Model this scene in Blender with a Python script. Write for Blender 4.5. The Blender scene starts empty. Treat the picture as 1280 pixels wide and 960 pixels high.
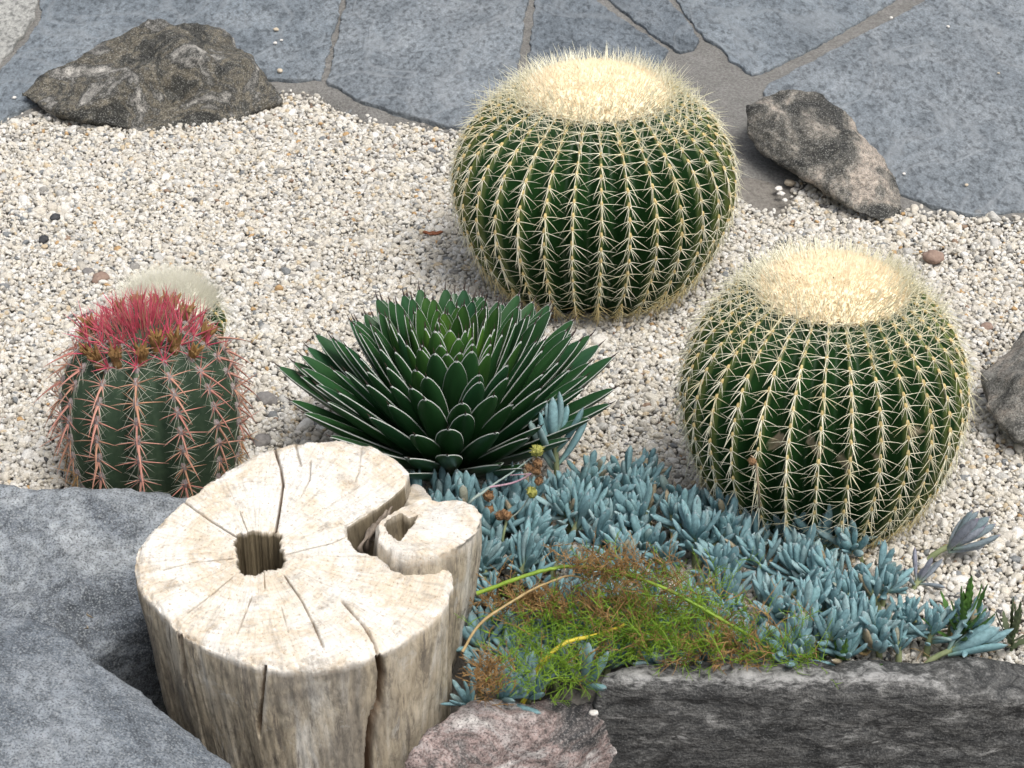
import bpy, bmesh, math, random
import numpy as np
from mathutils import Vector, Matrix, Euler, noise as mnoise

R = math.radians
rng = np.random.default_rng(11)
random.seed(5)
scene = bpy.context.scene
COL = scene.collection

# ------------------------------------------------------------------ camera
CAM_H, PITCH, LENS = 2.0, R(30.0), 80.0
FPX = 1280 * LENS / 36.0
cam_data = bpy.data.cameras.new('camera')
cam_data.lens = LENS
cam_data.sensor_width = 36.0
cam_data.clip_start = 0.05
cam_data.clip_end = 500
cam_data.dof.use_dof = True
cam_data.dof.focus_distance = 3.85
cam_data.dof.aperture_fstop = 20.0
cam = bpy.data.objects.new('camera', cam_data)
cam.location = (0, 0, CAM_H)
cam.rotation_euler = (math.pi / 2 - PITCH, 0, 0)
COL.objects.link(cam)
scene.camera = cam

# ------------------------------------------------------------------ sky, sun, exposure
SUN_EL, SUN_AZ = R(64), R(140)         # high, over the viewer's right shoulder
world = bpy.data.worlds.new('World')
scene.world = world
world.use_nodes = True
wn = world.node_tree
wn.nodes.clear()
sky = wn.nodes.new('ShaderNodeTexSky')
sky.sky_type = 'NISHITA'
sky.sun_disc = False
sky.sun_elevation = SUN_EL
sky.sun_rotation = SUN_AZ
sky.dust_density = 6.0
sky.air_density = 1.0
sky.ozone_density = 1.0
hsv = wn.nodes.new('ShaderNodeHueSaturation')     # thin overcast: a paler sky
hsv.inputs['Saturation'].default_value = 0.42
bgn = wn.nodes.new('ShaderNodeBackground')
bgn.inputs['Strength'].default_value = 0.14
won = wn.nodes.new('ShaderNodeOutputWorld')
wn.links.new(sky.outputs[0], hsv.inputs['Color'])
wn.links.new(hsv.outputs[0], bgn.inputs[0])
wn.links.new(bgn.outputs[0], won.inputs[0])

sun_data = bpy.data.lights.new('sun', 'SUN')
sun_data.energy = 1.5
sun_data.angle = R(24)
sun_data.color = (1.0, 0.965, 0.905)
sun = bpy.data.objects.new('sun', sun_data)
sun.location = (2, -2, 8)
sdir = Vector((math.sin(SUN_AZ) * math.cos(SUN_EL), math.cos(SUN_AZ) * math.cos(SUN_EL), math.sin(SUN_EL)))
sun.rotation_euler = sdir.to_track_quat('Z', 'Y').to_euler()
COL.objects.link(sun)

vs = scene.view_settings
vs.view_transform = 'Standard'
vs.look = 'None'
vs.exposure = 0.22
vs.gamma = 1.0
vs.use_curve_mapping = False
scene.render.engine = 'CYCLES'
scene.cycles.use_denoising = True
scene.cycles.max_bounces = 6
scene.cycles.diffuse_bounces = 3
scene.cycles.glossy_bounces = 2
scene.cycles.transparent_max_bounces = 4

# ------------------------------------------------------------------ helpers
CP, SP = math.cos(PITCH), math.sin(PITCH)


def ray(px, py):
    a = (px - 640) / FPX
    b = (480 - py) / FPX
    return np.array([a, CP + SP * b, -SP + CP * b])


def P(px, py, z=0.0):
    """point of height z seen at a place of the photograph"""
    r = ray(px, py)
    t = (z - CAM_H) / r[2]
    return np.array([0, 0, CAM_H]) + r * t


def Q(px, py, Y):
    """point at ground distance Y seen at a place of the photograph"""
    r = ray(px, py)
    return np.array([0, 0, CAM_H]) + r * (Y / r[1])


def proj(p):
    """where world points (n,3) fall in the photograph"""
    d = np.asarray(p, float) - np.array([0, 0, CAM_H])
    dep = d[..., 1] * CP - d[..., 2] * SP
    up = d[..., 1] * SP + d[..., 2] * CP
    return np.stack([640 + FPX * d[..., 0] / dep, 480 - FPX * up / dep], -1)


def link(o, parent=None):
    COL.objects.link(o)
    if parent is not None:
        o.parent = parent
    return o


def mesh_np(name, verts, faces, smooth=True, mats=(), midx=None):
    me = bpy.data.meshes.new(name)
    verts = np.asarray(verts, np.float32).reshape(-1, 3)
    me.vertices.add(len(verts))
    me.vertices.foreach_set('co', verts.ravel())
    if isinstance(faces, np.ndarray):
        k = faces.shape[1]
        me.loops.add(faces.size)
        me.loops.foreach_set('vertex_index', faces.astype(np.int32).ravel())
        me.polygons.add(len(faces))
        me.polygons.foreach_set('loop_start', np.arange(0, faces.size, k, dtype=np.int32))
        nf = len(faces)
    else:
        tot = [len(f) for f in faces]
        flat = [i for f in faces for i in f]
        me.loops.add(len(flat))
        me.loops.foreach_set('vertex_index', np.array(flat, np.int32))
        me.polygons.add(len(faces))
        me.polygons.foreach_set('loop_start', np.concatenate([[0], np.cumsum(tot)[:-1]]).astype(np.int32))
        nf = len(faces)
    for m in mats:
        me.materials.append(m)
    if midx is not None:
        me.polygons.foreach_set('material_index', np.asarray(midx, np.int32))
    me.polygons.foreach_set('use_smooth', np.full(nf, bool(smooth)))
    me.update(calc_edges=True)
    me.validate()
    return me


def attr(me, name, vals):
    a = me.attributes.new(name, 'FLOAT', 'POINT')
    a.data.foreach_set('value', np.asarray(vals, np.float32))


def obj(name, me, parent=None, mat=None):
    o = bpy.data.objects.new(name, me)
    if mat is not None and not me.materials:
        me.materials.append(mat)
    return link(o, parent)


def tag(o, label=None, cat=None, group=None, kind=None):
    if label:
        o['label'] = label
    if cat:
        o['category'] = cat
    if group:
        o['group'] = group
    if kind:
        o['kind'] = kind
    return o


def thing(name, loc, label, cat, group=None):
    o = bpy.data.objects.new(name, None)
    o.empty_display_size = 0.05
    o.location = tuple(float(v) for v in loc)
    link(o)
    return tag(o, label, cat, group)


def grid_faces(nr, nc, wrap=True):
    i = np.arange(nr - 1)[:, None]
    j = np.arange(nc if wrap else nc - 1)[None, :]
    j2 = (j + 1) % nc
    f = np.stack(np.broadcast_arrays(i * nc + j, i * nc + j2, (i + 1) * nc + j2, (i + 1) * nc + j), -1)
    return f.reshape(-1, 4)


def tube(pts, rad, sides=6, cap=True):
    """swept tube -> verts, quad faces (tip closed by a tiny ring)"""
    pts = np.asarray(pts, float)
    n = len(pts)
    rad = np.broadcast_to(np.asarray(rad, float), (n,))
    tan = np.gradient(pts, axis=0)
    tan /= np.linalg.norm(tan, axis=1)[:, None] + 1e-12
    ref = np.array([0, 0, 1.0]) if abs(tan[0][2]) < 0.9 else np.array([1.0, 0, 0])
    vs_ = []
    a = np.cross(ref, tan[0])
    for k in range(n):
        a = a - tan[k] * a.dot(tan[k])
        a /= np.linalg.norm(a) + 1e-12
        b = np.cross(tan[k], a)
        th = np.arange(sides) * 2 * math.pi / sides
        vs_.append(pts[k] + rad[k] * (np.cos(th)[:, None] * a + np.sin(th)[:, None] * b))
    v = np.concatenate(vs_)
    f = grid_faces(n, sides)
    return v, f


class Acc:
    """collects quad pieces into one mesh"""
    def __init__(self):
        self.v, self.f, self.m, self.n = [], [], [], 0

    def add(self, v, f, m=0):
        self.v.append(v)
        self.f.append(f + self.n)
        self.m.append(np.full(len(f), m))
        self.n += len(v)

    def mesh(self, name, mats, smooth=True):
        return mesh_np(name, np.concatenate(self.v), np.concatenate(self.f), smooth, mats, np.concatenate(self.m))


def curve_pts(ctrl, n):
    """Catmull-Rom through control points"""
    c = np.asarray(ctrl, float)
    c = np.concatenate([[2 * c[0] - c[1]], c, [2 * c[-1] - c[-2]]])
    m = len(c) - 3
    out = []
    for t in np.linspace(0, m - 1e-6, n):
        i = int(t)
        u = t - i
        p0, p1, p2, p3 = c[i:i + 4]
        out.append(0.5 * (2 * p1 + (p2 - p0) * u + (2 * p0 - 5 * p1 + 4 * p2 - p3) * u * u + (3 * p1 - p0 - 3 * p2 + p3) * u ** 3))
    return np.array(out)


def fbm(pts, scale, octaves=4, seed=0.0, H=0.9):
    off = Vector((seed * 3.1, seed * 7.7, seed * 1.3))
    return np.array([mnoise.fractal(Vector(p) * scale + off, H, 2.1, octaves) for p in pts])


def in_poly(x, y, poly):
    poly = np.asarray(poly)
    inside = np.zeros(np.shape(x), bool)
    j = len(poly) - 1
    for i in range(len(poly)):
        xi, yi = poly[i]
        xj, yj = poly[j]
        c = ((yi > y) != (yj > y)) & (x < (xj - xi) * (y - yi) / (yj - yi + 1e-12) + xi)
        inside ^= c
        j = i
    return inside


# ------------------------------------------------------------------ materials
class NT:
    def __init__(self, name, rough=0.7, spec=0.3):
        self.mat = bpy.data.materials.new(name)
        self.mat.use_nodes = True
        self.nt = self.mat.node_tree
        self.bsdf = self.nt.nodes['Principled BSDF']
        self.bsdf.inputs['Roughness'].default_value = rough
        self.bsdf.inputs['Specular IOR Level'].default_value = spec

    def n(self, typ, **kw):
        nd = self.nt.nodes.new('ShaderNode' + typ)
        for k, v in kw.items():
            if isinstance(getattr(nd, k, None), (str, bool, int, float)) and hasattr(nd, k):
                setattr(nd, k, v)
        return nd

    def l(self, a, b):
        self.nt.links.new(a, b)

    def coord(self, scale=(1, 1, 1), rot=(0, 0, 0), kind='Object'):
        tc = self.n('TexCoord')
        mp = self.n('Mapping')
        mp.inputs['Scale'].default_value = scale
        mp.inputs['Rotation'].default_value = rot
        self.l(tc.outputs[kind], mp.inputs['Vector'])
        return mp.outputs[0]

    def noise(self, scale, detail=5, rough=0.6, vec=None, dist=0.0):
        nd = self.n('TexNoise')
        nd.inputs['Scale'].default_value = scale
        nd.inputs['Detail'].default_value = detail
        nd.inputs['Roughness'].default_value = rough
        nd.inputs['Distortion'].default_value = dist
        if vec is not None:
            self.l(vec, nd.inputs['Vector'])
        return nd.outputs['Fac']

    def ramp(self, fac, stops, interp='LINEAR'):
        nd = self.n('ValToRGB')
        cr = nd.color_ramp
        cr.interpolation = interp
        while len(cr.elements) < len(stops):
            cr.elements.new(0.5)
        for e, (p, c) in zip(cr.elements, stops):
            e.position = p
            e.color = (*c, 1) if not np.isscalar(c) else (c, c, c, 1)
        self.l(fac, nd.inputs[0])
        return nd.outputs[0]

    def mix(self, fac, a, b, mode='MIX'):
        nd = self.n('MixRGB')
        nd.blend_type = mode
        for s, v in ((0, fac), (1, a), (2, b)):
            if hasattr(v, 'links'):
                self.l(v, nd.inputs[s])
            elif s == 0:
                nd.inputs[0].default_value = v
            else:
                nd.inputs[s].default_value = (*v, 1)
        return nd.outputs[0]

    def attr(self, name):
        nd = self.n('Attribute')
        nd.attribute_name = name
        return nd.outputs['Fac']

    def bump(self, height, strength=0.4, dist=0.003):
        nd = self.n('Bump')
        nd.inputs['Strength'].default_value = strength
        nd.inputs['Distance'].default_value = dist
        self.l(height, nd.inputs['Height'])
        self.l(nd.outputs[0], self.bsdf.inputs['Normal'])

    def color(self, c):
        if hasattr(c, 'links'):
            self.l(c, self.bsdf.inputs['Base Color'])
        else:
            self.bsdf.inputs['Base Color'].default_value = (*c, 1)
        return self.mat


def flat_noisy(name, c1, c2, scale=30, rough=0.6, spec=0.3, bump=0.0, kind='Object'):
    t = NT(name, rough, spec)
    v = t.coord(kind=kind)
    f = t.noise(scale, 4, 0.6, v)
    if bump:
        t.bump(f, bump, 0.002)
    return t.color(t.ramp(f, [(0.3, c1), (0.7, c2)]))


def rand_tint(name, cols, rough=0.6, spec=0.3, scale=60, amount=0.35):
    """one of several real colours for each object, faint mottling"""
    t = NT(name, rough, spec)
    oi = t.n('ObjectInfo')
    c = t.ramp(oi.outputs['Random'], cols)
    f = t.noise(scale, 3, 0.6, t.coord())
    g = t.ramp(f, [(0.3, 0.72), (0.7, 1.15)])
    return t.color(t.mix(amount * 2, c, g, 'MULTIPLY'))


# slate flagstones
def slate(name, base, light, dark, ang):
    t = NT(name, 0.6, 0.35)
    v = t.coord(rot=(0, 0, ang), scale=(1.0, 0.55, 1))
    v2 = t.coord(rot=(0, 0, ang + 0.35), scale=(1.0, 0.5, 1))
    big = t.noise(2.6, 5, 0.6, v, 0.8)
    mid = t.noise(13, 6, 0.6, v, 0.5)
    fine = t.noise(95, 3, 0.55, v2, 0.3)
    grit = t.noise(260, 3, 0.6, v2)
    c = t.mix(0.4, base, t.ramp(mid, [(0.36, dark), (0.49, base), (0.64, light)]))
    fl = t.ramp(fine, [(0.36, 0.42), (0.44, 0.84), (0.52, 1.0), (0.62, 1.25)])
    c = t.mix(0.8, c, fl, 'MULTIPLY')
    c = t.mix(0.7, c, t.ramp(grit, [(0.38, 0.7), (0.62, 1.25)]), 'MULTIPLY')
    c = t.mix(0.8, c, t.ramp(big, [(0.40, 0.86), (0.6, 1.12)]), 'MULTIPLY')
    rdg = t.ramp(t.noise(3.5, 3, 0.5, v, 1.2), [(0.47, 0.0), (0.5, 1.0), (0.53, 0.0)])
    c = t.mix(t.mix(0.5, (0, 0, 0), rdg), c, light)
    h = t.mix(0.5, fine, mid)
    h = t.mix(0.2, h, rdg)
    t.bump(h, 0.9, 0.010)
    return t.color(c)


M = {}
M['slate1'] = slate('slate_blue', (0.168, 0.194, 0.216), (0.25, 0.276, 0.296), (0.105, 0.125, 0.144), 0.5)
M['slate2'] = slate('slate_dark', (0.132, 0.154, 0.174), (0.205, 0.227, 0.245), (0.066, 0.08, 0.094), 1.2)
M['slate3'] = slate('slate_pale', (0.31, 0.31, 0.29), (0.40, 0.40, 0.375), (0.22, 0.225, 0.22), 0.2)
M['slate4'] = slate('slate_grey', (0.18, 0.203, 0.222), (0.265, 0.287, 0.304), (0.105, 0.124, 0.141), 2.2)

t = NT('mortar', 0.85, 0.2)
v = t.coord()
f = t.noise(18, 6, 0.7, v)
f2 = t.noise(160, 4, 0.7, v)
t.bump(t.mix(0.5, f, f2), 1.0, 0.010)
M['mortar'] = t.color(t.mix(0.5, t.ramp(f, [(0.3, (0.15, 0.145, 0.135)), (0.7, (0.27, 0.265, 0.25))]),
                            t.ramp(f2, [(0.38, (0.11, 0.105, 0.098)), (0.62, (0.31, 0.305, 0.29))])))

t = NT('soil', 0.95, 0.1)
v = t.coord()
f = t.noise(25, 6, 0.7, v)
t.bump(f, 0.8, 0.01)
M['soil'] = t.color(t.ramp(f, [(0.3, (0.035, 0.027, 0.02)), (0.55, (0.085, 0.066, 0.05)), (0.75, (0.15, 0.125, 0.1))]))

t = NT('bed_grit', 0.95, 0.1)
v = t.coord()
f = t.noise(120, 5, 0.7, v)
f2 = t.noise(9, 4, 0.6, v)
t.bump(f, 0.8, 0.004)
M['grit'] = t.color(t.mix(0.5, t.ramp(f, [(0.35, (0.10, 0.092, 0.082)), (0.65, (0.32, 0.30, 0.27))]),
                          t.ramp(f2, [(0.35, (0.13, 0.12, 0.108)), (0.65, (0.26, 0.245, 0.22))])))

t = NT('pebble', 0.75, 0.25)
oi = t.n('ObjectInfo')
stops = [(0.0, (0.70, 0.66, 0.59)), (0.14, (0.78, 0.76, 0.72)), (0.32, (0.63, 0.60, 0.55)), (0.42, (0.82, 0.81, 0.79)),
         (0.54, (0.57, 0.565, 0.55)), (0.64, (0.73, 0.69, 0.61)), (0.75, (0.66, 0.63, 0.57)), (0.84, (0.50, 0.475, 0.43)), (0.90, (0.62, 0.52, 0.38)),
         (0.93, (0.33, 0.32, 0.305)), (0.96, (0.25, 0.265, 0.28)), (0.982, (0.10, 0.10, 0.105)), (0.988, (0.54, 0.36, 0.19)), (0.993, (0.33, 0.24, 0.18))]
c = t.ramp(oi.outputs['Random'], stops, 'CONSTANT')
f = t.noise(1.6, 4, 0.65, t.coord())
t.bump(f, 0.3, 0.3)
M['pebble'] = t.color(t.mix(1.0, c, t.ramp(f, [(0.3, (0.77, 0.76, 0.735)), (0.7, (1.0, 0.99, 0.96))]), 'MULTIPLY'))


def rock_mat(name, stops, scale, streak=(1, 1, 1), rot=(0, 0, 0), speck=None, rough=0.8, bump=0.6, vein=None, top=None, midk=0.75, fac=0.62):
    t = NT(name, rough, 0.25)
    v = t.coord(scale=streak, rot=rot)
    big = t.noise(scale, 7, 0.66, v, 0.8)
    c = t.ramp(big, [(0.5 + (p_ - 0.5) * fac, c_) for p_, c_ in stops])
    v2 = t.coord()
    sp = t.noise(330, 2, 0.6, v2)
    mid = t.noise(60, 5, 0.7, t.coord(scale=streak, rot=rot), 0.4)
    c = t.mix(midk, c, t.ramp(mid, [(0.38, 0.42), (0.5, 0.95), (0.62, 1.55)]), 'MULTIPLY')
    if speck:
        c = t.mix(t.ramp(sp, [(0.54, 0.0), (0.66, speck[1])]), c, speck[0])
        c = t.mix(t.ramp(sp, [(0.36, 0.65), (0.46, 0.0)]), c, (0.03, 0.032, 0.035))
    if vein:
        w = t.noise(vein[1], 4, 0.55, v, 0.3)
        c = t.mix(t.ramp(w, [(0.492, 0.0), (0.5, vein[2]), (0.508, 0.0)]), c, vein[0])
    if top:  # blends in a paler colour above a set height, edge broken by noise
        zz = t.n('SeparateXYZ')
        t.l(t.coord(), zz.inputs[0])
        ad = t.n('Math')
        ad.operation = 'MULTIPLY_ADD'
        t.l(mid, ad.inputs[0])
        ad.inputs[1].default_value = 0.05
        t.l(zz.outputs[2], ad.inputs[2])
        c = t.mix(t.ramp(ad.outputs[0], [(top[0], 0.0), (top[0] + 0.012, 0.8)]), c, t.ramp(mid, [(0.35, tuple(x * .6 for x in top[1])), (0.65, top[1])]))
    h = t.mix(0.4, mid, big)
    h = t.mix(0.25, h, sp)
    t.bump(h, bump, 0.006)
    return t.color(c)


M['rock_olive'] = rock_mat('rock_olive', [(0.26, (0.018, 0.018, 0.015)), (0.42, (0.052, 0.051, 0.044)), (0.52, (0.135, 0.12, 0.09)), (0.62, (0.05, 0.05, 0.046)), (0.80, (0.34, 0.325, 0.295))],
                           8, (1, 1, 1.4), (0.2, 0.5, 0), ((0.42, 0.42, 0.40), 0.4), fac=0.5)
M['rock_beige'] = rock_mat('rock_beige', [(0.34, (0.03, 0.03, 0.027)), (0.48, (0.09, 0.086, 0.075)), (0.58, (0.19, 0.175, 0.15)), (0.74, (0.36, 0.31, 0.26))],
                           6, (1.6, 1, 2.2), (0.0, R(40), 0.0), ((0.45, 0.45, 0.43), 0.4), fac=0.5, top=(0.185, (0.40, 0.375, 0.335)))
M['rock_granite'] = rock_mat('rock_granite', [(0.28, (0.055, 0.065, 0.077)), (0.45, (0.14, 0.158, 0.18)), (0.58, (0.21, 0.232, 0.252)), (0.74, (0.33, 0.355, 0.375))],
                             4.5, (1, 1, 1.5), (0.3, 0.2, 0), ((0.36, 0.385, 0.39), 0.55), 0.75, 0.6, midk=0.6, fac=0.5)
M['rock_granite2'] = rock_mat('rock_granite2', [(0.28, (0.11, 0.127, 0.147)), (0.5, (0.19, 0.212, 0.235)), (0.75, (0.28, 0.30, 0.32))],
                              3.5, (1, 1, 1), (0, 0, 0), ((0.36, 0.38, 0.385), 0.5), 0.78, 0.55, midk=0.5, fac=0.5)
M['rock_pink'] = rock_mat('rock_pink', [(0.30, (0.05, 0.05, 0.052)), (0.40, (0.14, 0.125, 0.12)), (0.50, (0.27, 0.205, 0.19)), (0.60, (0.32, 0.285, 0.275)), (0.72, (0.52, 0.50, 0.48))],
                          8, (1, 1, 2.2), (0.2, 0.3, 0), ((0.5, 0.48, 0.46), 0.35))
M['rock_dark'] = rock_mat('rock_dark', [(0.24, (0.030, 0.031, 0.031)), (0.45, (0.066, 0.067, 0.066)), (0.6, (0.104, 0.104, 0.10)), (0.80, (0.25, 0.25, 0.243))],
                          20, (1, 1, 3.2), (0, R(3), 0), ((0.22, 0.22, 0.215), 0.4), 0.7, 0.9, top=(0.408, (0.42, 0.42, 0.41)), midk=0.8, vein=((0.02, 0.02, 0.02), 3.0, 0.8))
M['rock_small'] = rock_mat('rock_small', [(0.3, (0.07, 0.07, 0.065)), (0.5, (0.16, 0.155, 0.14)), (0.72, (0.30, 0.26, 0.22))],
                           9, (1, 1, 1), (0, 0, 0), ((0.42, 0.42, 0.4), 0.4))

# plants
t = NT('barrel_skin', 0.42, 0.35)
f = t.noise(45, 4, 0.6, t.coord())
c = t.ramp(f, [(0.3, (0.008, 0.034, 0.009)), (0.7, (0.017, 0.062, 0.014))])
c = t.mix(t.ramp(t.attr('crest'), [(0.68, 0.0), (0.95, 0.9)]), c, (0.17, 0.21, 0.06))
sc = t.attr('scar')
c = t.mix(t.ramp(sc, [(0.42, 0.0), (0.6, 1.0)]), c, (0.36, 0.30, 0.21))
t.bump(f, 0.15, 0.002)
M['barrel'] = t.color(c)
t = NT('fire_barrel_skin', 0.6, 0.3)
f = t.noise(60, 4, 0.6, t.coord())
c = t.ramp(f, [(0.3, (0.026, 0.05, 0.03)), (0.7, (0.052, 0.086, 0.05))])
c = t.mix(t.ramp(t.attr('crest'), [(0.78, 0.0), (1.0, 0.5)]), c, (0.12, 0.17, 0.10))
M['fire_barrel'] = t.color(c)
M['spine_cream'] = rand_tint('spine_cream', [(0.0, (0.86, 0.82, 0.60)), (0.5, (0.90, 0.87, 0.70)), (1.0, (0.84, 0.77, 0.50))], 0.45, 0.35, 40, 0.06)
M['spine_gold'] = rand_tint('spine_gold', [(0.0, (0.74, 0.62, 0.32)), (0.5, (0.80, 0.71, 0.42)), (1.0, (0.66, 0.52, 0.25))], 0.5, 0.3, 40, 0.1)
M['spine_white'] = flat_noisy('spine_white', (0.78, 0.76, 0.62), (0.90, 0.89, 0.78), 40, 0.5)
M['areole'] = flat_noisy('areole_felt', (0.56, 0.42, 0.18), (0.70, 0.56, 0.28), 200, 0.9, 0.1)
M['wool'] = flat_noisy('crown_wool', (0.86, 0.72, 0.49), (0.94, 0.84, 0.64), 110, 0.95, 0.1, 0.3)
M['wool_white'] = flat_noisy('crown_wool_white', (0.82, 0.79, 0.66), (0.92, 0.91, 0.82), 150, 0.95, 0.1, 0.5)
M['spine_pink'] = rand_tint('spine_pink', [(0.0, (0.52, 0.21, 0.17)), (0.5, (0.60, 0.31, 0.24)), (1.0, (0.46, 0.25, 0.15))], 0.5, 0.3, 60, 0.3)
M['spine_red'] = rand_tint('spine_red', [(0.0, (0.60, 0.06, 0.14)), (1.0, (0.64, 0.14, 0.18))], 0.45, 0.3, 60, 0.25)
M['spine_tan'] = rand_tint('spine_tan', [(0.0, (0.42, 0.25, 0.11)), (1.0, (0.52, 0.34, 0.17))], 0.55, 0.3, 60, 0.3)
M['spine_hair'] = flat_noisy('spine_hair', (0.42, 0.44, 0.36), (0.60, 0.60, 0.50), 40, 0.5)
M['areole_grey'] = flat_noisy('areole_grey', (0.20, 0.16, 0.15), (0.38, 0.33, 0.33), 300, 0.95, 0.1)
M['bud'] = rand_tint('dried_flower', [(0.0, (0.33, 0.20, 0.075)), (0.5, (0.25, 0.15, 0.065)), (1.0, (0.38, 0.27, 0.13))], 0.85, 0.15, 120, 0.4)

t = NT('agave_leaf', 0.38, 0.4)
oi = t.n('ObjectInfo')
f = t.noise(25, 4, 0.6, t.coord(scale=(1, 0.15, 1)))
c = t.ramp(oi.outputs['Random'], [(0.0, (0.018, 0.065, 0.022)), (0.5, (0.026, 0.085, 0.025)), (1.0, (0.02, 0.075, 0.032))])
M['agave'] = t.color(t.mix(0.6, c, t.ramp(f, [(0.3, 0.75), (0.7, 1.3)]), 'MULTIPLY'))
t = NT('agave_heart_leaf', 0.4, 0.4)
f = t.noise(25, 4, 0.6, t.coord(scale=(1, 0.15, 1)))
M['agave_heart'] = t.color(t.ramp(f, [(0.3, (0.045, 0.125, 0.018)), (0.7, (0.085, 0.19, 0.028))]))
t = NT('agave_inner_leaf', 0.4, 0.4)
f = t.noise(25, 4, 0.6, t.coord(scale=(1, 0.15, 1)))
M['agave_mid'] = t.color(t.ramp(f, [(0.3, (0.026, 0.085, 0.018)), (0.7, (0.05, 0.128, 0.026))]))
M['agave_edge'] = flat_noisy('agave_margin', (0.44, 0.48, 0.44), (0.64, 0.66, 0.63), 60, 0.6)
M['agave_tip'] = flat_noisy('agave_tip', (0.03, 0.022, 0.02), (0.09, 0.06, 0.05), 60, 0.5)


def chalk(name, cols, tip):
    t = NT(name, 0.62, 0.25)
    oi = t.n('ObjectInfo')
    c = t.ramp(oi.outputs['Random'], cols)
    f = t.noise(9, 5, 0.7, t.coord())
    c = t.mix(0.9, c, t.ramp(f, [(0.34, 0.70), (0.5, 1.0), (0.66, 1.25)]), 'MULTIPLY')
    c = t.mix(t.ramp(t.attr('along'), [(0.93, 0.0), (1.0, 0.6)]), c, tip)
    c = t.mix(t.ramp(t.attr('along'), [(0.0, 0.55), (0.25, 0.0)]), c, (0.22, 0.33, 0.19))
    return t.color(c)


M['chalk'] = chalk('chalk_leaf', [(0.0, (0.155, 0.275, 0.305)), (0.35, (0.22, 0.365, 0.395)), (0.7, (0.19, 0.34, 0.36)), (0.93, (0.31, 0.43, 0.445)), (0.965, (0.28, 0.40, 0.39)), (0.98, (0.33, 0.29, 0.20)), (1.0, (0.30, 0.25, 0.17))], (0.38, 0.41, 0.43))
M['chalk_purple'] = chalk('chalk_leaf_purple', [(0.0, (0.17, 0.25, 0.27)), (0.5, (0.21, 0.25, 0.28)), (1.0, (0.26, 0.27, 0.33))], (0.25, 0.16, 0.24))
M['chalk_stem'] = flat_noisy('chalk_stem', (0.20, 0.25, 0.12), (0.33, 0.36, 0.20), 60, 0.7)
M['green_stem'] = flat_noisy('green_stem', (0.16, 0.27, 0.03), (0.26, 0.38, 0.05), 60, 0.5)
M['yellow_stem'] = flat_noisy('yellow_stem', (0.46, 0.36, 0.03), (0.60, 0.50, 0.06), 50, 0.5)
M['dry_stem'] = flat_noisy('dry_stem', (0.34, 0.24, 0.11), (0.50, 0.38, 0.20), 60, 0.8)
M['thread_green'] = flat_noisy('thread_green', (0.10, 0.21, 0.015), (0.24, 0.38, 0.04), 30, 0.6)
M['thread_brown'] = flat_noisy('thread_brown', (0.19, 0.105, 0.04), (0.40, 0.25, 0.10), 30, 0.8)
M['pink_stalk'] = flat_noisy('pink_stalk', (0.42, 0.24, 0.32), (0.50, 0.36, 0.38), 40, 0.6)
M['grey_stalk'] = flat_noisy('grey_stalk', (0.22, 0.30, 0.30), (0.34, 0.40, 0.34), 40, 0.6)
M['seed_brown'] = flat_noisy('seed_brown', (0.13, 0.075, 0.045), (0.34, 0.20, 0.10), 250, 0.9, 0.1, 0.8)
M['seed_green'] = flat_noisy('seed_green', (0.20, 0.22, 0.05), (0.40, 0.38, 0.12), 250, 0.9, 0.1, 0.8)
M['weed'] = flat_noisy('weed_leaf', (0.05, 0.13, 0.025), (0.11, 0.22, 0.05), 40, 0.5)
M['weed_dark'] = flat_noisy('weed_leaf_dark', (0.06, 0.09, 0.045), (0.13, 0.15, 0.08), 40, 0.6)
M['dry_leaf'] = flat_noisy('dry_leaf', (0.20, 0.07, 0.035), (0.33, 0.14, 0.07), 60, 0.7)
M['litter'] = flat_noisy('litter', (0.26, 0.20, 0.13), (0.46, 0.38, 0.28), 80, 0.9)
M['bark_strip'] = flat_noisy('bark_strip', (0.10, 0.075, 0.055), (0.34, 0.29, 0.24), 40, 0.9)

# stump wood
t = NT('stump_wood', 0.85, 0.15)
v = t.coord()
va = t.coord(scale=(1, 1, 0.16))
topm = t.attr('top')
b1 = t.noise(11, 6, 0.7, v, 0.5)
b2 = t.noise(210, 4, 0.7, v)
b3 = t.noise(30, 5, 0.75, v)
ctop = t.ramp(b1, [(0.34, (0.77, 0.755, 0.72)), (0.48, (0.75, 0.71, 0.64)), (0.59, (0.64, 0.545, 0.42)), (0.67, (0.76, 0.735, 0.69))])
ctop = t.mix(t.ramp(b3, [(0.34, 0.6), (0.44, 0.0)]), ctop, (0.36, 0.32, 0.27))
ctop = t.mix(t.ramp(b2, [(0.34, 0.7), (0.43, 0.0)]), ctop, (0.36, 0.26, 0.16))
ctop = t.mix(t.ramp(b2, [(0.56, 0.0), (0.66, 0.5)]), ctop, (0.66, 0.64, 0.60))
cx = t.n('CombineXYZ')
t.l(t.attr('ang'), cx.inputs[0])
t.l(t.attr('rad'), cx.inputs[1])
mp2 = t.n('Mapping')
mp2.inputs['Scale'].default_value = (26, 9, 1)
t.l(cx.outputs[0], mp2.inputs['Vector'])
ry = t.noise(1.0, 5, 0.7, mp2.outputs[0])
mp3 = t.n('Mapping')
mp3.inputs['Scale'].default_value = (1.2, 170, 1)
t.l(cx.outputs[0], mp3.inputs['Vector'])
rg = t.noise(1.0, 3, 0.6, mp3.outputs[0])
ctop = t.mix(0.55, ctop, t.ramp(rg, [(0.38, 0.80), (0.5, 1.0), (0.62, 1.06)]), 'MULTIPLY')
ctop = t.mix(0.8, ctop, t.ramp(ry, [(0.36, 0.74), (0.48, 1.0), (0.62, 1.08)]), 'MULTIPLY')
s1 = t.noise(16, 6, 0.7, va, 0.8)
s2 = t.noise(60, 5, 0.75, va, 0.3)
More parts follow.
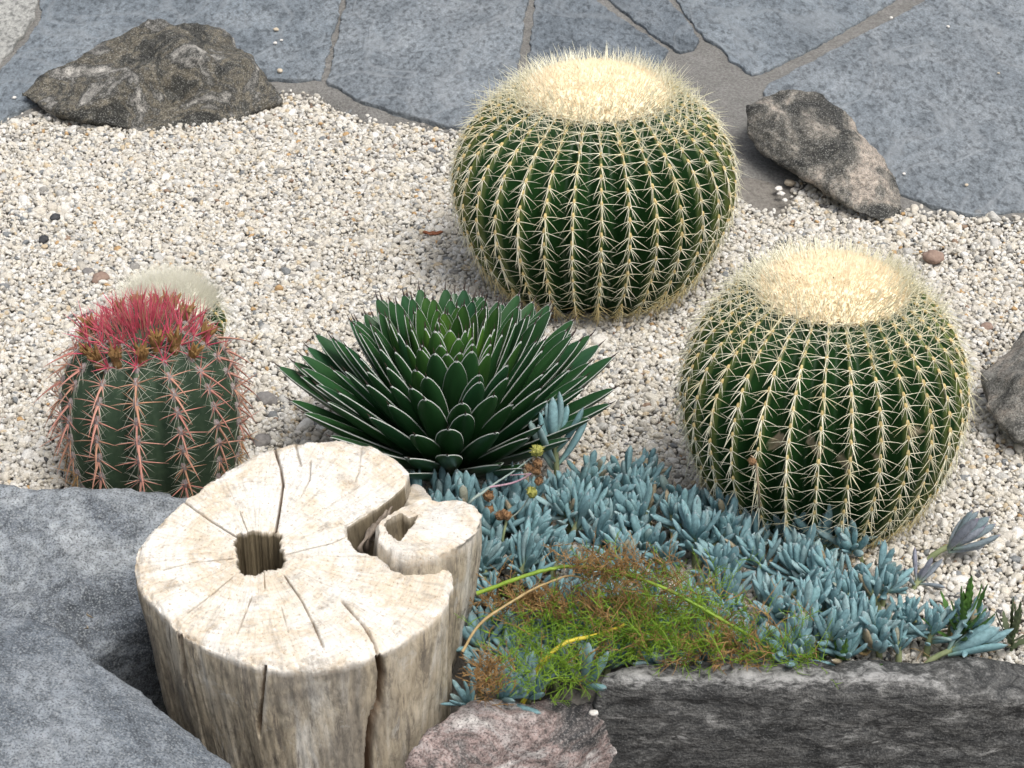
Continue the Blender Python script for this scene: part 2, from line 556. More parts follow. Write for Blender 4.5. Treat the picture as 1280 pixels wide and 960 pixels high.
cs = t.ramp(s1, [(0.34, (0.29, 0.25, 0.19)), (0.44, (0.45, 0.385, 0.285)), (0.54, (0.52, 0.46, 0.36)), (0.66, (0.60, 0.575, 0.52))])
cs = t.mix(t.ramp(s2, [(0.36, 0.8), (0.46, 0.0)]), cs, (0.15, 0.13, 0.11))
patch = t.noise(7, 4, 0.6, t.coord(scale=(1, 1, 0.4)), 0.6)
cs = t.mix(t.ramp(patch, [(0.49, 0.0), (0.60, 0.65)]), cs, (0.20, 0.185, 0.165))
vb = t.coord(scale=(1, 1, 0.35))
s3 = t.noise(130, 5, 0.72, vb, 0.3)
cs = t.mix(0.65, cs, t.ramp(s3, [(0.36, 0.52), (0.48, 0.95), (0.62, 1.22)]), 'MULTIPLY')
s4 = t.noise(26, 6, 0.75, t.coord(scale=(1, 1, 0.55)), 0.4)
cs = t.mix(t.ramp(s4, [(0.52, 0.0), (0.62, 0.6)]), cs, (0.15, 0.135, 0.115))
cs = t.mix(t.ramp(s4, [(0.34, 0.5), (0.42, 0.0)]), cs, (0.62, 0.60, 0.55))
c = t.mix(topm, cs, ctop)
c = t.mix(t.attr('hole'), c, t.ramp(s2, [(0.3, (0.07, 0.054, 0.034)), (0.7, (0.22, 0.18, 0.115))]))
c = t.mix(t.attr('crack'), c, (0.20, 0.13, 0.08))
hs = t.mix(topm, t.mix(0.5, s2, s3), t.mix(0.6, b3, b2))
t.bump(hs, 0.7, 0.006)
M['stump'] = t.color(c)


# ------------------------------------------------------------------ the setting
# low ground in front of the rocks, reaching the horizon
me = mesh_np('soil', [(-60, -40, -0.36), (60, -40, -0.36), (60, 120, -0.36), (-60, 120, -0.36)], np.array([[0, 1, 2, 3]]), False, [M['soil']])
tag(obj('soil', me), kind='structure')

# edge between gravel and paving (photo x, photo y)
EDGE = [(-500, 260), (-250, 200), (-80, 165), (0, 150), (60, 122), (200, 105), (345, 96), (400, 101), (455, 128), (560, 157), (650, 170), (760, 185), (880, 195), (940, 205),
        (1040, 225), (1130, 246), (1170, 258), (1215, 268), (1280, 263), (1400, 262), (1600, 300), (1900, 330)]
EW = np.array([P(a, b, 0.02)[:2] for a, b in EDGE])


def edge_y(x):
    return np.interp(x, EW[:, 0], EW[:, 1])


def terrain(x, y):
    z = 0.007 * np.sin(x * 3.1 + 1.0) * np.cos(y * 2.7) + 0.004 * np.sin(x * 9.3 + y * 7.1) + 0.003 * np.sin(y * 17 - x * 5)
    return z


def bed_height(x, y):
    z = terrain(x, y)
    z = z + 0.016 * np.clip(1 - (edge_y(x) - y) / 0.22, 0, 1)
    return z


gx = np.linspace(-3.2, 3.2, 161)
gy = np.linspace(2.56, 5.9, 121)
XX, YY = np.meshgrid(gx, gy)
ZZ = bed_height(XX, YY) - 0.006
low = np.clip((0.05 - XX) / 0.05, 0, 1) * np.clip((2.93 - YY) / 0.04, 0, 1)
ZZ = ZZ - 0.25 * low
past = np.clip((YY - edge_y(XX) - 0.02) / 0.05, 0, 1)
ZZ = ZZ * (1 - past) - 0.03 * past
bv = np.stack([XX, YY, ZZ], -1).reshape(-1, 3)
bf = grid_faces(len(gy), len(gx), wrap=False)
# front skirt down to the low ground
sk = np.stack([gx, np.full_like(gx, 2.50), np.full_like(gx, -0.37)], -1)
n0 = len(bv)
i = np.arange(len(gx) - 1)
sf = np.stack([n0 + i, n0 + i + 1, i + 1, i], -1)
bed = obj('gravel_bed', mesh_np('gravel_bed', np.concatenate([bv, sk]), np.concatenate([bf, sf]), True, [M['grit']]))
tag(bed, kind='structure')

# mortar bed of the paving, following the gravel edge
ex = np.linspace(-3.2, 3.2, 240)
ey = edge_y(ex) + 0.012 * np.sin(ex * 23) + 0.008 * np.sin(ex * 51 + 1)
rows = []
for k, (dy, z) in enumerate([(-0.09, -0.02), (-0.045, 0.010), (-0.012, 0.019), (0.05, 0.021)]):
    rows.append(np.stack([ex, ey + dy, np.full_like(ex, z)], -1))
for w in np.linspace(0.1, 1, 24):
    rows.append(np.stack([ex, ey + 0.05 + w * (8.0 - ey), np.full_like(ex, 0.020)], -1))
rows.append(np.stack([ex * 20, np.full_like(ex, 110), np.full_like(ex, 0.020)], -1))
pv = np.concatenate(rows)
pv[:, 2] += 0.0025 * np.sin(pv[:, 0] * 31) * np.sin(pv[:, 1] * 27)
paving = obj('paving', mesh_np('paving', pv, grid_faces(len(rows), len(ex), wrap=False), True, [M['mortar']]))
tag(paving, kind='structure')


def flagstone(poly, mat, top=0.026, rough=0.006, world_pts=False):
    w = [np.array(p) if world_pts else P(p[0], p[1], top)[:2] for p in poly]
    # wobble the outline
    out = []
    n = len(w)
    for i in range(n):
        a, b = np.array(w[i]), np.array(w[(i + 1) % n])
        L = np.linalg.norm(b - a)
        m = max(2, int(L / 0.009))
        nrm = np.array([-(b - a)[1], (b - a)[0]]) / (L + 1e-9)
        for k in range(m):
            p = a + (b - a) * k / m
            s = mnoise.fractal(Vector((p[0] * 18, p[1] * 18, 0)), 0.6, 2.2, 5)
            out.append(p + nrm * s * rough * (1 if 0 < k < m else 0.3))
    out = np.array(out)
    cen = out.mean(0)
    prof = [(1.0, -0.02, 0), (1.0, top - 0.004, 0), (1.0, top - 0.001, 0.001), (1.0, top, 0.003)]
    vv = []
    for s, z, inset in prof:
        d = cen - out
        d /= np.linalg.norm(d, axis=1)[:, None]
        q = out + d * inset
        vv.append(np.column_stack([q, np.full(len(q), z)]))
    vv = np.concatenate(vv)
    m = len(out)
    faces = [tuple(f) for f in grid_faces(4, m)] + [tuple(range(3 * m, 4 * m))]
    me = mesh_np('flagstone', vv, faces, False, [mat])
    bm = bmesh.new()
    bm.from_mesh(me)
    bmesh.ops.recalc_face_normals(bm, faces=bm.faces)
    bm.to_mesh(me)
    bm.free()
    return obj('flagstone', me, paving)


flagstone([(-260, -90), (30, -90), (47, 0), (42, 22), (20, 52), (-4, 84), (-40, 120), (-260, 180)], M['slate3'], 0.030)
flagstone([(36, -90), (440, -140), (427, 0), (402, 99), (345, 97), (60, 121), (0, 150), (-70, 166), (-70, 150), (0, 88), (30, 54), (52, 22)], M['slate1'], 0.026)
flagstone([(442, -60), (672, -60), (660, 0), (647, 82), (655, 168), (560, 156), (455, 127), (409, 101), (432, 0)], M['slate4'], 0.029)
flagstone([(677, -60), (735, -12), (752, 4), (800, 38), (836, 62), (800, 120), (740, 150), (668, 150), (659, 82), (669, 0)], M['slate2'], 0.025)
flagstone([(735, -60), (812, -60), (838, 2), (862, 30), (874, 48), (868, 60), (850, 64), (826, 50), (790, 22), (757, -4)], M['slate2'], 0.027)
flagstone([(820, -60), (1200, -60), (1118, 0), (1035, 50), (952, 90), (940, 92), (915, 76), (897, 54), (880, 46), (845, 0)], M['slate1'], 0.027)
flagstone([(1230, -60), (1460, -60), (1560, 100), (1500, 270), (1280, 262), (1216, 268), (1172, 257), (1132, 244), (1090, 225), (1000, 200), (962, 150), (955, 118), (960, 104), (1060, 52), (1150, 4)], M['slate4'], 0.026)
flagstone([(442, -66), (450, -180), (800, -180), (810, -66)], M['slate1'], 0.026)
flagstone([(820, -66), (815, -180), (1200, -180), (1205, -66)], M['slate4'], 0.026)
flagstone([(1236, -66), (1215, -180), (1600, -180), (1590, 80), (1466, -66)], M['slate2'], 0.026)
flagstone([(-260, -96), (-260, -200), (440, -200), (436, -148), (30, -97)], M['slate2'], 0.026)

# ------------------------------------------------------------------ gravel
peb = bpy.data.collections.new('pebble_shapes')
for k in range(10):
    bm = bmesh.new()
    bmesh.ops.create_icosphere(bm, subdivisions=2, radius=1.0)
    sx, sy, sz = rng.uniform(0.8, 1.25), rng.uniform(0.7, 1.0), rng.uniform(0.5, 0.85)
    cuts = [(Vector(rng.normal(size=3)).normalized(), rng.uniform(0.5, 0.85)) for _ in range(7)]
    for vtx in bm.verts:
        c = vtx.co
        for nn, dd in cuts:
            s = c.dot(nn) - dd
            if s > 0:
                c -= nn * s * 0.9
        c *= 1 + 0.10 * mnoise.noise(c * 1.7 + Vector((k * 5, 0, 0)))
        vtx.co = Vector((c.x * sx, c.y * sy, c.z * sz)) * 1.15
    me = bpy.data.meshes.new('pebble_shape')
    bm.to_mesh(me)
    bm.free()
    me.materials.append(M['pebble'])
    me.polygons.foreach_set('use_smooth', np.full(len(me.polygons), True))
    peb.objects.link(bpy.data.objects.new('pebble_shape_%02d' % k, me))

pts, scl = [], []
for layer, (sp, dz) in enumerate([(0.0080, 0.0), (0.0085, 0.0036)]):
    xs = np.arange(-1.7, 1.7, sp)
    ys = np.arange(2.56, 5.15, sp)
    X, Y = np.meshgrid(xs, ys)
    X = X + rng.uniform(-0.5, 0.5, X.shape) * sp
    Y = Y + rng.uniform(-0.5, 0.5, Y.shape) * sp
    X, Y = X.ravel(), Y.ravel()
    d = edge_y(X) - Y + 0.035 * np.sin(X * 11 + 0.7) * np.sin(X * 4.3) - 0.012
    # bare band of mortar where the photograph shows it, right of the far barrel and along the slab edges
    wide = 0.055 * np.exp(-((X - EW[9, 0] + 0.15) / 0.16) ** 2) + 0.075 * np.exp(-((X - 1.15) / 0.18) ** 2)
    wide = wide + 0.17 * np.exp(-((X - P(950, 235)[0]) / 0.07) ** 4)
    d = d - wide
    keep = rng.uniform(size=X.shape) < np.clip(d / 0.06 + (0.25 if layer == 0 else 0.0), 0, 1)
    keep &= d > -0.05
    keep &= ~((X < 0.06) & (Y < 2.86 + 0.1 * np.clip(-X - 0.35, 0, 1)))
    keep &= ~((X < 0.20) & (Y < 2.66))
    half = 0.20 + (Y * 0.29)
    keep &= np.abs(X) < half + 0.15
    X, Y = X[keep], Y[keep]
    Z = bed_height(X, Y) + dz + rng.uniform(-0.002, 0.003, X.shape)
    s = 0.0045 * np.exp(rng.normal(0, 0.32, X.shape))
    s[rng.uniform(size=X.shape) < 0.02] *= rng.uniform(1.4, 2.0)
    pts.append(np.stack([X, Y, Z], -1))
    scl.append(s)
# loose grains on the paving edge
X = rng.uniform(-1.3, 1.5, 260)
Y = edge_y(X) + np.abs(rng.normal(0, 0.05, 260))
pts.append(np.stack([X, Y, np.full(260, 0.016)], -1))
scl.append(rng.uniform(0.003, 0.005, 260))
pts, scl = np.concatenate(pts), np.concatenate(scl)
gm = bpy.data.meshes.new('gravel')
gm.vertices.add(len(pts))
gm.vertices.foreach_set('co', pts.astype(np.float32).ravel())
a = gm.attributes.new('rot', 'FLOAT_VECTOR', 'POINT')
rot = np.stack([rng.normal(0, 0.5, len(pts)), rng.normal(0, 0.5, len(pts)), rng.uniform(0, 6.28, len(pts))], -1)
a.data.foreach_set('vector', rot.astype(np.float32).ravel())
a = gm.attributes.new('scl', 'FLOAT', 'POINT')
a.data.foreach_set('value', scl.astype(np.float32))
a = gm.attributes.new('pick', 'INT', 'POINT')
a.data.foreach_set('value', rng.integers(0, 10, len(pts)).astype(np.int32))
gravel = obj('gravel', gm)
tag(gravel, 'loose cream and grey gravel covering the planting bed', 'gravel', kind='stuff')
ng = bpy.data.node_groups.new('scatter_pebbles', 'GeometryNodeTree')
ng.interface.new_socket('Geometry', in_out='INPUT', socket_type='NodeSocketGeometry')
ng.interface.new_socket('Geometry', in_out='OUTPUT', socket_type='NodeSocketGeometry')
gi, go = ng.nodes.new('NodeGroupInput'), ng.nodes.new('NodeGroupOutput')
iop = ng.nodes.new('GeometryNodeInstanceOnPoints')
ci = ng.nodes.new('GeometryNodeCollectionInfo')
ci.inputs['Collection'].default_value = peb
ci.inputs['Separate Children'].default_value = True
ci.inputs['Reset Children'].default_value = True


def named(nm, typ):
    nd = ng.nodes.new('GeometryNodeInputNamedAttribute')
    nd.data_type = typ
    nd.inputs[0].default_value = nm
    return nd.outputs[0]


e2r = ng.nodes.new('FunctionNodeEulerToRotation')
ng.links.new(named('rot', 'FLOAT_VECTOR'), e2r.inputs[0])
ng.links.new(gi.outputs[0], iop.inputs['Points'])
ng.links.new(ci.outputs[0], iop.inputs['Instance'])
iop.inputs['Pick Instance'].default_value = True
ng.links.new(named('pick', 'INT'), iop.inputs['Instance Index'])
ng.links.new(e2r.outputs[0], iop.inputs['Rotation'])
ng.links.new(named('scl', 'FLOAT'), iop.inputs['Scale'])
ng.links.new(iop.outputs[0], go.inputs[0])
gravel.modifiers.new('scatter', 'NODES').node_group = ng


# ------------------------------------------------------------------ rocks
def rock(name, pts, mat, label, voxel=0.008, amp=0.010, seed=1.0, smooth=4, scale=9, layers=None, cat='rock', facet=None):
    bm = bmesh.new()
    for p in pts:
        bm.verts.new(tuple(float(x) for x in p))
    r = bmesh.ops.convex_hull(bm, input=bm.verts)
    bmesh.ops.delete(bm, geom=list({e for e in r['geom_interior'] if isinstance(e, bmesh.types.BMVert)}), context='VERTS')
    tmp = bpy.data.meshes.new('tmp')
    bm.to_mesh(tmp)
    bm.free()
    o = bpy.data.objects.new(name, tmp)
    COL.objects.link(o)
    rm = o.modifiers.new('r', 'REMESH')
    rm.mode = 'VOXEL'
    rm.voxel_size = voxel
    sm = o.modifiers.new('s', 'SMOOTH')
    sm.iterations = smooth
    sm.factor = 0.5
    dg = bpy.context.evaluated_depsgraph_get()
    me = bpy.data.meshes.new_from_object(o.evaluated_get(dg))
    o.modifiers.clear()
    o.data = me
    n = len(me.vertices)
    co = np.empty(n * 3, np.float32)
    me.vertices.foreach_get('co', co)
    nr = np.empty(n * 3, np.float32)
    me.vertices.foreach_get('normal', nr)
    co, nr = co.reshape(-1, 3).astype(float), nr.reshape(-1, 3)
    d = amp * fbm(co, scale, 5, seed, 0.7)
    cc = co * np.array([1, 1, 1])
    d += amp * 0.6 * np.array([abs(mnoise.noise(Vector(p) * scale * 0.6 + Vector((seed, 3, 9)))) for p in cc]) - amp * 0.3
    if facet:    # conchoidal facets meeting in sharp ridges
        vd = np.array([mnoise.voronoi(Vector(p) * facet[0] + Vector((seed, seed, 0)))[0][0] for p in cc])
        d += facet[1] * (vd - 0.45)
    if layers:   # bedding planes that weather in and out
        ax, per, la = layers
        s = cc @ np.array(ax, float) / per + 0.35 * fbm(co, scale * 0.5, 2, seed + 4)
        d += la * (np.abs((s % 1.0) - 0.5) * 2 - 0.5) ** 3 * 2
    co = co + nr * d[:, None]
    cen = co.mean(0)
    cen[2] = co[:, 2].min()
    me.vertices.foreach_set('co', (co - cen).astype(np.float32).ravel())
    o.location = cen
    me.materials.clear()
    me.materials.append(mat)
    me.polygons.foreach_set('use_smooth', np.full(len(me.polygons), True))
    me.update()
    return tag(o, label, cat)


rock('boulder', [Q(28, 119, 4.66), Q(60, 95, 4.72), Q(116, 56, 4.80), Q(200, 24, 4.80), Q(232, 24, 4.84), Q(268, 27, 4.9), Q(300, 62, 4.9), Q(348, 122, 4.70),
                 Q(300, 150, 4.62), Q(250, 162, 4.58), Q(190, 170, 4.56), Q(130, 162, 4.60), Q(76, 144, 4.58), Q(240, 70, 4.68), Q(150, 75, 4.74), Q(270, 95, 4.68),
                 (-0.95, 5.02, -0.03), (-0.78, 5.06, 0.02), (-0.62, 5.0, -0.03), (-0.98, 4.75, -0.04), (-0.62, 4.68, -0.05), Q(354, 126, 4.68), Q(20, 118, 4.66)],
     M['rock_olive'], 'angular olive and black mottled boulder at the edge of the slate paving', 0.0065, 0.013, 2.0, 1, 9, ((0.35, -0.3, 0.9), 0.06, 0.006), facet=(8, 0.030))
rock('tilted_rock', [Q(930, 130, 4.42), Q(975, 112, 4.48), Q(1020, 116, 4.48), Q(1065, 145, 4.42), Q(1090, 185, 4.34), Q(1122, 222, 4.26), Q(1122, 238, 4.20), Q(1127, 268, 4.13),
                     Q(1112, 284, 4.08), Q(1075, 268, 4.10), Q(1040, 235, 4.16), Q(1000, 216, 4.22), Q(955, 195, 4.30), Q(935, 175, 4.36), Q(1010, 150, 4.34), Q(1075, 200, 4.22),
                     P(1100, 225, -0.03), P(960, 150, -0.02)],
     M['rock_beige'], 'tilted beige and dark grey rock wedge leaning against slate behind the barrels', 0.006, 0.006, 5.0, 0, 16, ((0.62, 0.3, 0.72), 0.06, 0.010), facet=(12, 0.010))
rock('half_buried_rock', [Q(1228, 470, 3.36), Q(1256, 430, 3.44), Q(1300, 398, 3.48), Q(1380, 410, 3.48), Q(1400, 500, 3.30), Q(1340, 556, 3.20), Q(1270, 552, 3.20), Q(1234, 515, 3.28), Q(1290, 470, 3.28),
                          P(1245, 525, -0.05), P(1370, 540, -0.06), P(1370, 440, -0.05)],
     M['rock_small'], 'small half buried grey rock with brown top in the gravel beside a barrel cactus', 0.007, 0.008, 8.0, 2, 12, facet=(9, 0.02))
rock('granite_rock', [Q(-260, 585, 2.98), Q(-60, 596, 2.97), Q(0, 612, 2.97), Q(45, 629, 2.95), Q(130, 640, 2.94), Q(190, 634, 2.95), Q(245, 624, 2.98), Q(255, 700, 2.86),
                      Q(165, 780, 2.74), Q(95, 850, 2.66), Q(-80, 800, 2.70), Q(-260, 800, 2.70), (-0.55, 2.70, -0.3), (-1.0, 2.66, -0.3), (-1.0, 3.05, -0.2), (-0.42, 3.04, -0.2), (-0.44, 2.86, -0.25), Q(-60, 900, 2.62)],
     M['rock_granite'], 'blue grey speckled granite rock behind the stump, in front of the red barrel', 0.0085, 0.012, 11.0, 4, 7, facet=(5, 0.022))
rock('foreground_granite_rock', [Q(-200, 720, 2.58), Q(-60, 742, 2.56), Q(0, 758, 2.55), Q(48, 766, 2.54), Q(88, 800, 2.50), Q(132, 846, 2.46), Q(215, 898, 2.40), Q(300, 968, 2.33),
                                 Q(330, 1060, 2.22), Q(-200, 1000, 2.20), Q(-200, 860, 2.36), Q(120, 960, 2.26), Q(0, 860, 2.38), (-0.35, 2.35, -0.3), (-0.9, 2.45, -0.3), (-0.9, 2.0, -0.34), (-0.2, 2.1, -0.34)],
     M['rock_granite2'], 'smooth pale blue grey granite rock leaning against the front of the stump', 0.0085, 0.010, 14.0, 4, 6, facet=(4, 0.022))
rock('pink_rock', [Q(502, 945, 2.44), Q(520, 918, 2.46), Q(560, 890, 2.50), Q(622, 872, 2.54), Q(690, 865, 2.58), Q(752, 862, 2.60), Q(800, 866, 2.60), Q(762, 900, 2.56), Q(600, 905, 2.47), Q(690, 930, 2.49), Q(560, 960, 2.42),
                   Q(770, 1080, 2.47), Q(500, 1080, 2.38), (-0.1, 2.50, -0.34), (0.12, 2.62, -0.34)],
     M['rock_pink'], 'low pink and white streaked rock wedged between the stump and the dark slab', 0.0065, 0.010, 17.0, 2, 11, facet=(10, 0.018))
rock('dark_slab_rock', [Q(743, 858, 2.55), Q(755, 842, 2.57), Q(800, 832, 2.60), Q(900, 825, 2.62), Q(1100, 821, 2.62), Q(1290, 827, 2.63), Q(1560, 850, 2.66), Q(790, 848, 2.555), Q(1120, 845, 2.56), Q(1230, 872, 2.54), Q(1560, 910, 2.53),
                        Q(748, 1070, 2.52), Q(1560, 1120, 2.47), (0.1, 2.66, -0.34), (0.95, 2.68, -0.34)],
     M['rock_dark'], 'long dark slate slab rock with pale top edge holding the succulents', 0.007, 0.006, 21.0, 1, 10, ((0.03, 0.12, 1.0), 0.028, 0.006), facet=(7, 0.008))

# ------------------------------------------------------------------ cacti
def spine(L, r0, direction, bend, nseg=3, sides=3):
    d = np.array(direction, float)
    d /= np.linalg.norm(d)
    b = np.array(bend, float)
    s = np.linspace(0, 1, nseg + 1)
    p = s[:, None] * L * d + (s ** 2)[:, None] * L * b
    return tube(p, r0 * (1 - s * 0.93), sides)


def cluster(mats, specs, r0, areole=None, sides=3):
    """areole with its spines: local z out of the plant, y up along the rib"""
    A = Acc()
    if areole:
        th = np.arange(6) * math.pi / 3
        rr = areole
        v = np.concatenate([np.stack([rr * np.cos(th), 2.2 * rr * np.sin(th), np.full(6, -rr * 0.4)], -1),
                            np.stack([0.7 * rr * np.cos(th), 1.6 * rr * np.sin(th), np.full(6, rr * 0.5)], -1),
                            np.stack([0.1 * rr * np.cos(th), 0.1 * rr * np.sin(th), np.full(6, rr * 0.75)], -1)])
        A.add(v, grid_faces(3, 6), len(mats) - 1)
    for (phi, tilt, L, m, rs) in specs:
        phi += rng.normal(0, 8)
        tilt += rng.normal(0, 8)
        L *= rng.uniform(0.68, 1.2)
        d = (math.cos(R(phi)) * math.cos(R(tilt)), math.sin(R(phi)) * math.cos(R(tilt)), math.sin(R(tilt)))
        v, f = spine(L, r0 * rs, d, (0, -0.10 + rng.normal(0, 0.05), -0.10 + rng.normal(0, 0.04)), 3, sides)
        A.add(v, f, m)
    return A.mesh('spine_cluster', mats)


def gold_specs(kind):
    if kind == 'mid':
        return [(-6, 14, .042, 0, .9), (186, 14, .042, 0, .9), (-36, 18, .036, 0, .85), (216, 18, .036, 0, .85), (-66, 20, .034, 0, .85), (246, 20, .034, 0, .85),
                (-90, 15, .050, 0, 1.6), (-80, 55, .036, 0, .9)]
    if kind == 'top':
        return [(0, 26, .048, 0, .95), (180, 26, .048, 0, .95), (-32, 30, .040, 0, .9), (212, 30, .040, 0, .9), (60, 46, .044, 0, .95), (120, 46, .044, 0, .95),
                (90, 60, .052, 0, 1.0), (-90, 30, .044, 0, 1.3), (-60, 62, .044, 0, .95)]
    return [(-22, 16, .038, 0, .95), (202, 16, .038, 0, .95), (-46, 20, .042, 0, .95), (226, 20, .042, 0, .95), (-68, 20, .046, 0, 1), (248, 20, .046, 0, 1),
            (-88, 16, .056, 0, 1.5), (-100, 34, .046, 0, 1.0), (-80, 55, .036, 0, .9)]


def body_mesh(name, prof, H, Rm, ribs, depth, mat, crestpow=1.0, twist=0.0, scar=None, per=10, wob=0.0):
    z_, r_ = np.array(prof)[:, 0] * H, np.array(prof)[:, 1] * Rm
    C = curve_pts(np.stack([r_, z_], -1), 64)
    r, z = C[:, 0], C[:, 1]
    n = ribs * per
    th = np.arange(n) / n * 2 * math.pi
    ph = (th * ribs / (2 * math.pi)) % 1.0
    ph = np.where(ph > 0.5, ph - 1, ph)
    crest = 1 - np.abs(np.sin(math.pi * ph)) ** crestpow
    dep = depth * np.clip(r / Rm * 1.3, 0, 1)
    rr = r[:, None] * (1 - dep[:, None] * (1 - crest[None, :]))
    wv = wob * np.sin(ph * 0 + th * 3)[None, :] * 1.0
    rr = rr * (1 + wv)
    v = np.stack([rr * np.cos(th)[None], rr * np.sin(th)[None], np.broadcast_to(z[:, None], rr.shape)], -1)
    me = mesh_np(name, v.reshape(-1, 3), grid_faces(len(r), n), True, [mat])
    attr(me, 'crest', np.broadcast_to(crest[None, :], rr.shape).ravel())
    sv = np.zeros(rr.shape)
    if scar is not None:
        for (t0, z0, wt, wz) in scar:
            dt = np.abs((th - t0 + math.pi) % (2 * math.pi) - math.pi)
            sv += np.exp(-(dt / wt)[None, :] ** 2 - ((z - z0) / wz)[:, None] ** 2)
        sv *= 0.45 + 0.75 * rng.uniform(size=rr.shape)
    attr(me, 'scar', sv.ravel())
    return me, C, th


def barrel(name, base, Rm, H, prof, ribs, label, rot0, spine_k, crown_r, wool, sp_mat, gap=(0.029, 0.0145), scar=None, nparts=290, hairs=5200, hair_len=0.020, lean=0.0, group=None, fuzz=False):
    root = thing(name, base, label, 'cactus', group)
    root.rotation_euler = (0, lean, rot0)
    me, C, th = body_mesh('body', prof, H, Rm, ribs, 0.17, M['barrel'], 0.95, scar=scar)
    obj('body', me, root)
    # rib centre lines: areole positions by arc length
    seg = np.linalg.norm(np.diff(C, axis=0), axis=1)
    arc = np.concatenate([[0], np.cumsum(seg)])
    tot = arc[-1]
    s_list, s = [], 0.010
    # stop where the crown begins
    top_s = None
    for k in range(len(C) - 1, -1, -1):
        if C[k, 0] > crown_r * 0.92:
            top_s = arc[k]
            break
    while s < top_s:
        s_list.append(s)
        u = s / top_s
        s += (gap[0] * (1 - u ** 3) + gap[1] * u ** 3) * (0.8 if u < 0.2 else 1.0)
    variants = {}
    for kind in ('low', 'mid', 'top'):
        mt = sp_mat[0] if kind != 'low' else sp_mat[1]
        variants[kind] = [cluster([mt, M['areole']], [(a_, b_, L * spine_k, m_, w_) for a_, b_, L, m_, w_ in gold_specs(kind)], 0.00102 * max(spine_k, 0.7), 0.0034 * spine_k) for _ in range(9)]
    items = []
    Rz = Matrix.Rotation(rot0, 3, 'Z')
    view = Vector((0, -1, 0.55)).normalized()
    for rb in range(ribs):
        a0 = rb / ribs * 2 * math.pi
        off = rng.uniform(-0.4, 0.4) * gap[0]
        for s in s_list:
            s2 = np.clip(s + off * (1 - s / top_s) + rng.normal(0, 0.0015), 0.003, tot)
            r = np.interp(s2, arc, C[:, 0])
            z = np.interp(s2, arc, C[:, 1])
            e = 0.004
            tr = np.interp(min(s2 + e, tot), arc, C[:, 0]) - np.interp(max(s2 - e, 0), arc, C[:, 0])
            tz = np.interp(min(s2 + e, tot), arc, C[:, 1]) - np.interp(max(s2 - e, 0), arc, C[:, 1])
            tl = math.hypot(tr, tz)
            tr, tz = tr / tl, tz / tl
            rad = Vector((math.cos(a0), math.sin(a0), 0))
            up = rad * tr + Vector((0, 0, tz))
            out = rad * tz - Vector((0, 0, tr))
            side = up.cross(out)
            u = s2 / top_s
            kind = 'low' if u < 0.22 + rng.normal(0, 0.03) else ('mid' if u < 0.80 + rng.normal(0, 0.03) else 'top')
            k = rng.uniform(0.88, 1.12) * (0.9 if u < 0.3 else 1.0)
            m = Matrix((side, up, out)).transposed().to_4x4()
            m = Matrix.Translation(rad * r + Vector((0, 0, z))) @ m @ Matrix.Rotation(rng.normal(0, 0.06), 4, 'Z') @ Matrix.Scale(k, 4)
            items.append(((Rz @ out).dot(view) , m, kind, int(rng.integers(0, 9))))
    items.sort(key=lambda q: -q[0])
    for (_, m, kind, vi) in items[:nparts]:
        o = obj('spine_cluster', variants[kind][vi], root)
        o.matrix_local = m
    rest = items[nparts:]
    if rest:
        A = Acc()
        cache = {}
        for (_, m, kind, vi) in rest:
            src = variants[kind][vi]
            if src.name not in cache:
                co = np.empty(len(src.vertices) * 3, np.float32)
                src.vertices.foreach_get('co', co)
                fi = np.empty(len(src.loops), np.int32)
                src.loops.foreach_get('vertex_index', fi)
                mi = np.empty(len(src.polygons), np.int32)
                src.polygons.foreach_get('material_index', mi)
                cache[src.name] = (co.reshape(-1, 3), fi.reshape(-1, 4), mi)
            co, fi, mi = cache[src.name]
            mm = np.array(m)
            v = co @ mm[:3, :3].T + mm[:3, 3]
            A.v.append(v)
            A.f.append(fi + A.n)
            A.m.append(np.where(mi == 1, 2, 1 if kind == 'low' else 0))
            A.n += len(v)
        o = obj('spines', A.mesh('spines', [sp_mat[0], sp_mat[1], M['areole']]), root)
        tag(o, kind='stuff')
    # woolly crown: a felted cushion bristling with short upright spines
    A = Acc()
    nr_, nc_ = 22, 72
    rr = np.linspace(0.02, 1.0, nr_) * crown_r
    zc = np.interp(rr, C[::-1, 0][C[::-1, 0].argsort()], C[::-1, 1][C[::-1, 0].argsort()]) if False else None
    topz = C[:, 1].max()
    ths = np.arange(nc_) / nc_ * 2 * math.pi

    def czf(q):
        q = np.asarray(q)
        ii = np.where(C[:, 1] > topz * 0.72)[0]
        o_ = C[ii][C[ii][:, 0].argsort()]
        return np.interp(q, o_[:, 0], o_[:, 1]) + 0.020 * spine_k * np.clip(1 - (q / crown_r) ** 2, -0.3, 1)
    gr = np.stack(np.meshgrid(rr, ths, indexing='ij'), -1)
    zz = czf(gr[..., 0]) + rng.normal(0, 0.0012, gr.shape[:2])
    edge_w = np.where(gr[..., 0] > 0.8 * crown_r, 1 + 0.05 * np.cos(gr[..., 1] * ribs), 1)
    v = np.stack([gr[..., 0] * edge_w * np.cos(gr[..., 1]), gr[..., 0] * edge_w * np.sin(gr[..., 1]), zz], -1).reshape(-1, 3)
    cen = np.array([[0, 0, czf(0.0)]])
    A.add(v, grid_faces(nr_, nc_), 0)
    long_n = hairs // 9
    q = crown_r * np.sqrt(rng.uniform(0, 1.06, hairs))
    q[:long_n] = crown_r * rng.uniform(0.55, 1.14, long_n) ** 0.6
    aa = rng.uniform(0, 2 * math.pi, hairs)
    zb = czf(q)
